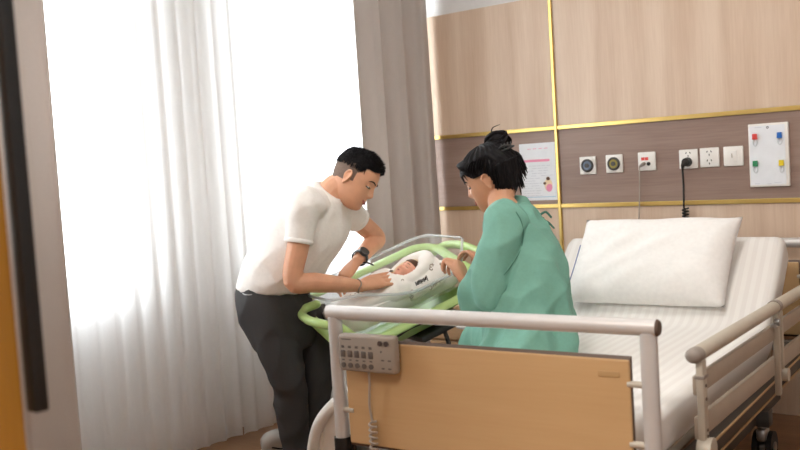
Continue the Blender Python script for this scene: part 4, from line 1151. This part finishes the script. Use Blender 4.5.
for i in range(0):
    p = R_(rnd.uniform(-82, -74)); a = head_point(0.02, p, 0.016, 0); e = head_point(-0.045 + rnd.uniform(-.02, .01), p * 1.0, 0.012, 0)
    b.tube([wh + WH @ (a * 0.94), wh + WH @ (e * 0.94)], [0.003, 0.0008], 5, sub=1)
# nape
for i in range(30):
    p = R_(180 + rnd.uniform(-75, 75)); a = head_point(-0.03, p, 0.016, 0); e = head_point(-0.085 - 0.02 * rnd.random(), p, 0.004, 0); B = wh + WH @ (head_point(0.03, p, 0.03, 0) * 0.94)
    b.tube([wh + WH @ (e * 0.94), wh + WH @ (a * 0.94), B], [(0.004, 0.003), (0.010, 0.006), (0.010, 0.006)], 6, sub=4, round_ends=True)
hair = ob('hair', b, M['hair'], wom, smooth=R_(75))
cl = at(503.5, 150, 3.30)
C3 = Matrix.Rotation(0.0, 3, 'X')
cm = MB()
for sd in (-1, 1):
    cm.tube([cl + pv(-0.030, -0.006 , 0) , cl + pv(0.0, 0.006 + 0.008 * sd, -0.012), cl + pv(0.034, 0.014, 0)], [(0.009, 0.004)] * 3, 8, round_ends=True)
for q in range(5): cm.tube([cl + pv(-0.02 + 0.011 * q, -0.004 + 0.005 * q, -0.006), cl + pv(-0.018 + 0.011 * q, 0.018 + 0.003 * q, 0.004)], [0.0025], 6, sub=1)
ob('hair_clip', cm, M['darkgrey'], hair)

# gown
b = MB()
b.loft([sec(at(526, 354, 3.06), 0.172, 0.144, wlf, V((0, 0, 1))), sec(at(529, 330, 3.09), 0.172, 0.141, wlf, w_ax), sec(at(528, 298, 3.12), 0.158, 0.134, wlf, w_ax), sec(at(519, 258, 3.18), 0.155, 0.130, wlf, w_ax), sec(w_sho, 0.148, 0.090, wlf, axis(w_che, w_nek)), sec(w_sho.lerp(w_nek, 0.55), 0.085, 0.066, wlf, axis(w_sho, w_nek))], n=32, sub=5)
WLC = at(474, 295, 3.16); WRC = WRE.lerp(WRW, 0.45)
b.tube([w_sho.lerp(WLS, 0.5), WLS, at(499, 252, 3.07), at(488, 286, 3.06), at(479, 295, 3.10), WLC], [0.062, 0.064, 0.064, 0.066, (0.058, 0.050), (0.050, 0.042)], 20, 5)
b.tube([w_sho.lerp(WRS, 0.5), WRS, WRS.lerp(WRE, 0.5), WRE, WRC], [0.062, 0.064, 0.064, 0.062, 0.058], 20, 5)
# hanging edge of the wide sleeve
b.tube([at(494, 280, 3.05), at(484, 296, 3.07), at(475, 298, 3.12)], [(0.035, 0.05), (0.040, 0.055), (0.030, 0.040)], 14, 4, True)
me = fuse(b, 0.006, 6, 0.6)
def gown_fold(c, n):
    low = sm(1.05, 0.6, c.z)
    return 0.018 * low * ridges(c, pv(0.25, 1, 0), 12, 3.0) + 0.016 * ridges(c, pv(-0.45, 0.9, 0), 11, 8.0) + 0.012 * ridges(c, pv(0.6, 0.7, 0.2), 10, 5.0) - 0.007 + 0.002 * noise.noise(c * 25)
me = displace(me, gown_fold)
gx = axis(w_sho, w_nek)
me = cut(me, [(WLC, axis(at(479, 295, 3.10), WLC), 0.075), (WRC, axis(WRE, WRC), 0.075), (w_sho.lerp(w_nek, 0.53), gx, 0.09)])
for p in me.polygons: p.use_smooth = True
rest_on_mattress(me)
gown = thicken(link('gown', me, M['gown'], wom), 0.003)
ob('neck_band', MB().tube([w_sho.lerp(w_nek, 0.56) + wlf * 0.083 * math.cos(u) + gx.cross(wlf) * 0.068 * math.sin(u) for u in [2 * PI * i / 30 for i in range(30)]], [(0.008, 0.004)], 8, closed=True, side=gx), M['gown'], gown)
# ties at the back of the neck and the overlapping back edge
t0 = at(537, 212, 3.27)
ob('tie', MB().tube([t0, at(543, 219, 3.27), at(549, 223, 3.27), at(554, 228, 3.26)], [(0.010, 0.004), (0.012, 0.004), (0.008, 0.004), (0.004, 0.003)], 8, round_ends=True).tube([at(541, 214, 3.28), at(546, 212, 3.28), at(551, 217, 3.28)], [(0.007, 0.004)] * 3, 8, round_ends=True).tube([at(543, 218, 3.27), at(546, 229, 3.27), at(551, 240, 3.26)], [(0.007, 0.003)] * 3, 8, round_ends=True), M['tie'], gown)
bv = BVHTree.FromPolygons([v.co.copy() for v in me.vertices], [list(p.vertices) for p in me.polygons])
def on_gown(path, r, name, m):
    pts = []
    for x, y in path:
        h = bv.ray_cast(CAM, (at(x, y, 1) - CAM).normalized())
        if h[0] and (h[0] - CAM).length < 3.6: pts.append(h[0] + h[1] * 0.0006)
    if len(pts) > 2: ob(name, MB().tube(pts, [r], 6), m, gown)
on_gown([(516, 212), (521, 221), (523, 232), (522, 244), (518, 255), (511, 266), (504, 275)], 0.0018, 'sleeve_seam', M['tie'])
# pyjama trousers over the thighs
b = MB()
for h, k_ in ((WLH, WLK), (WRH, WRK)):
    kd = (k_ - h); kd.z = 0; kd.normalize(); an = V((k_.x, k_.y, 0.15)) + kd * 0.095
    b.tube([h, h.lerp(k_, 0.5), k_, k_.lerp(an, 0.4), an], [0.090, 0.080, 0.062, 0.062, 0.066], 18, 5, True)
b.loft([sec(at(530, 346, 3.10), 0.148, 0.108, wlf, V((0, 0, 1))), sec(at(531, 334, 3.10), 0.152, 0.112, wlf, w_ax), sec(at(530, 318, 3.11), 0.140, 0.105, wlf, w_ax)], n=24)
me = fuse(b, 0.007, 4, 0.6)
me = displace(me, lambda c, n: 0.007 * ridges(c, pv(0.9, 0.35, 0), 9, 6.0) + 0.006 * ridges(c, pv(0.5, 0.8, 0.2), 8, 1.0))
rest_on_mattress(me)
py = link('pyjama_trousers', me, M['gown2'], wom)

# ---- the baby
bab = thing('person', 'swaddled baby asleep in the clear bassinet tub', 'baby', tb(0.0, -0.06, -0.12))
bh = tb(0.052, -0.105, -0.050)
BH = frame(BN * 0.94 - BW * 0.28 - AX * 0.18, AX * 0.96 + BN * 0.1)
b = MB()
sc = 0.50
def bpt(z, p):
    v = head_point(z, p, 0, 0.75); v.x *= 1.12; v.y += 0.010 * g(z + 0.035, 0.03) * max(0, math.cos(p)) ; return v
vs, fs = head_grid(44, 56, 0.1199, -0.119, bpt); fs += [list(range(56))[::-1], [44 * 56 + j for j in range(56)]]
b.add([bh + BH @ (v * sc) for v in vs], fs)
b.loft([(bh + BH @ V((0, -0.012, -0.045)), BH @ V((0.022, 0, 0)), BH @ V((0, 0.022, 0))), (tb(-0.02, -0.075, -0.095), BW * 0.06, BN * 0.032), (tb(-0.12, -0.06, -0.105), BW * 0.055, BN * 0.03), (tb(-0.24, -0.045, -0.115), BW * 0.03, BN * 0.02)], n=18, sub=3)
me = fuse(b, 0.0024, 2, 0.5)
link('body', me, M['skin_b'], bab)
def bsurf(x, z, off): return bh + BH @ (V((x, head_point(z, math.asin(min(.99, abs(x) / interp(HEAD, z)[2])) * (1 if x > 0 else -1)).y + off, z)) * sc)
for sd in (-1, 1):
    ob('eyelash', MB().tube([bsurf(sd * x, z, 0.006) for x, z in ((0.018, 0.002), (0.030, -0.004), (0.044, 0.002))], [0.0014], 6, round_ends=True), M['hairb'], bab)
    ob('eyebrow', MB().tube([bsurf(sd * x, z, 0.003) for x, z in ((0.016, 0.026), (0.030, 0.031), (0.046, 0.026))], [0.0012], 6, round_ends=True), M['hairb'], bab)
ob('lips', MB().tube([bsurf(x, -0.064, 0.002) for x in (-0.018, 0, 0.018)], [0.002, 0.0034, 0.002], 8, round_ends=True), M['lips'], bab)
ob('hair', hair_cap(bh, BH, sc, lambda z, p: z > 0.055 - 0.06 * sm(70, 130, abs(math.degrees(p))), lambda z, p: 0.010, th=0.008, nz=40, nph=48), M['hairb'], bab)
# swaddle: wrapped body and a hood that frames the face
b = MB()
def bs(a, bb, c, w, h): return (tb(a, bb, c), BW * w, BN * h)
b.loft([bs(-0.275, -0.03, -0.120, 0.05, 0.028), bs(-0.22, -0.035, -0.105, 0.095, 0.045), bs(-0.12, -0.045, -0.088, 0.120, 0.065), bs(-0.02, -0.060, -0.080, 0.122, 0.070), bs(0.03, -0.07, -0.095, 0.115, 0.055)], n=28, p=2.2, sub=5)
b.loft([bs(0.00, -0.08, -0.105, 0.108, 0.055), bs(0.06, -0.085, -0.098, 0.112, 0.056), bs(0.13, -0.085, -0.090, 0.110, 0.066), bs(0.18, -0.08, -0.092, 0.092, 0.062), bs(0.215, -0.075, -0.100, 0.05, 0.035)], n=28, p=2.2, sub=5)
# hood walls either side of the face and over the crown
b.tube([tb(0.005, -0.150, -0.062), tb(0.06, -0.160, -0.052), tb(0.12, -0.145, -0.036), tb(0.155, -0.09, -0.028), tb(0.12, -0.03, -0.036), tb(0.06, -0.015, -0.050), tb(0.005, -0.03, -0.060)], [0.026, 0.026, 0.030, 0.032, 0.030, 0.026, 0.026], 14, 5, True)
me = fuse(b, 0.0045, 4, 0.55)
me = displace(me, lambda c, n: 0.0045 * ridges(c, AX + BW * 0.5, 13, 2.0) + 0.004 * ridges(c, AX - BW * 0.8, 10, 6.0) + 0.002 * noise.noise(c * 30))
# face opening
bm = bmesh.new(); bm.from_mesh(me)
fo = bh + BH @ V((0, 0.05, -0.006))
dead = []
for f in bm.faces:
    q = BH.transposed() @ (f.calc_center_median() - bh)
    if q.y > 0.0 and (q.x / 0.056) ** 2 + ((q.z + 0.004) / 0.066) ** 2 < 1: dead.append(f)
bmesh.ops.delete(bm, geom=dead, context='FACES'); bm.to_mesh(me); bm.free()
for p in me.polygons: p.use_smooth = True
sw = thicken(link('swaddle', me, M['blanket'], bab), 0.003)
from mathutils.bvhtree import BVHTree
bt_ = BVHTree.FromPolygons([v.co.copy() for v in me.vertices], [list(p.vertices) for p in me.polygons])
def on_sw(a, bb, off=0.0012):
    o = tb(a, bb, 0.15); h = bt_.ray_cast(o, -BN)
    return (h[0] + h[1] * off) if h[0] else tb(a, bb, -0.03)
def side_sw(a, c, off=0.0014):
    d = (BW * 1.0 - BN * 0.55).normalized(); o = tb(a, -0.19, c) - d * 0.25; h = bt_.ray_cast(o, d)
    return (h[0] + h[1] * off) if h[0] else tb(a, -0.19, c)
ob('hood_lining', MB().tube([bh + BH @ V((0.055 * math.cos(u), 0.014 + 0.006 * math.sin(u), -0.004 + 0.066 * math.sin(u))) for u in [2 * PI * i / 36 for i in range(36)]], [(0.0075, 0.0075)], 8, closed=True), M['cream'], sw)
# printed lettering and little drawings on the hood side of the blanket
pr = MB(); rnd = random.Random(12)
for i in range(6):
    a = 0.030 + 0.0095 * i
    for q in range(2):
        h0 = rnd.uniform(-0.006, 0.002)
        pr.tube([side_sw(a + 0.005 * q, -0.088 + h0), side_sw(a + 0.003 + 0.005 * q, -0.072 + rnd.uniform(-.003, .004))], [0.0019], 5, sub=1)
    pr.tube([side_sw(a, -0.080), side_sw(a + 0.009, -0.080 + rnd.uniform(-.006, .006))], [0.0017], 5, sub=1)
ob('lettering', pr, M['ink'], sw)
pr = MB()
for i in range(16):
    a = rnd.uniform(-0.02, 0.19); c = rnd.choice((-0.045, -0.115)) + rnd.uniform(-0.014, 0.014); r = rnd.uniform(0.004, 0.009)
    s0 = rnd.random() * 6
    pr.tube([side_sw(a + r * math.cos(s0 + u), c + r * math.sin(s0 + u) * rnd.uniform(.7, 1.2)) for u in [0.7 * k_ for k_ in range(7)]], [0.0014], 5, sub=1)
for i in range(10):
    a = rnd.uniform(-0.2, -0.03); bb = rnd.uniform(-0.14, 0.03); r = rnd.uniform(0.003, 0.006); s0 = rnd.random() * 6
    pr.tube([on_sw(a + r * math.cos(s0 + u), bb + r * math.sin(s0 + u)) for u in [0.8 * k_ for k_ in range(6)]], [0.001], 5, sub=1)
ob('drawings', pr, M['inkpale'], sw)
# ------------------------------------------------------------------ ceiling lamps added out of view as fill, and daylight
for i, (x, y, wt, lab) in enumerate(((2.6, -1.6, 6, 'added square fill lamp on the ceiling above the bed, out of view'), (2.6, -4.2, 50, 'added square fill lamp on the ceiling above the camera end of the room, out of view'))):
    t = thing('added_fill_lamp', lab, 'lamp', (x, y, HC - 0.03))
    fm = MB()
    for dx, dy, sx_, sy_ in ((-0.31, 0, 0.02, 0.64), (0.31, 0, 0.02, 0.64), (0, -0.31, 0.60, 0.02), (0, 0.31, 0.60, 0.02)): fm.box((x + dx, y + dy, HC - 0.012), (sx_, sy_, 0.026))
    ob('frame', fm, M['plate'], t, smooth=False)
    ob('diffuser', MB().box((x, y, HC - 0.008), (0.60, 0.60, 0.008)), M['lamp'], t, smooth=False)
    ld = bpy.data.lights.new('added_fill_light', 'AREA'); ld.shape = 'SQUARE'; ld.size = 0.58; ld.energy = wt; ld.color = (1.0, 0.955, 0.90)  # fill light; the lamp at the camera end lifts the front
    lo = bpy.data.objects.new('added_fill_light', ld); COL.objects.link(lo); lo.location = (x, y, HC - 0.02)
W = bpy.data.worlds.new('daylight'); S.world = W; W.use_nodes = True
bg = W.node_tree.nodes['Background']; bg.inputs[0].default_value = (0.93, 0.97, 1.0, 1); bg.inputs[1].default_value = 7.0
for a, b in wins:
    ld = bpy.data.lights.new('window_portal', 'AREA'); ld.shape = 'RECTANGLE'; ld.size = b - a; ld.size_y = ZTOP - ZS; ld.cycles.is_portal = True
    lo = bpy.data.objects.new('window_portal', ld); COL.objects.link(lo); lo.location = (XW - 0.16, (a + b) / 2, (ZS + ZTOP) / 2); lo.rotation_euler = (R_(90), 0, R_(-90))
S.view_settings.view_transform = 'Standard'; S.view_settings.look = 'None'; S.view_settings.gamma = 1.0
S.view_settings.use_curve_mapping = False
S.view_settings.exposure = 0.48
S.cycles.use_denoising = True
S.cycles.max_bounces = 10; S.cycles.transparent_max_bounces = 16; S.cycles.transmission_bounces = 6; S.cycles.diffuse_bounces = 6
S.cycles.sample_clamp_indirect = 6.0
S.cycles.caustics_reflective = False; S.cycles.caustics_refractive = False
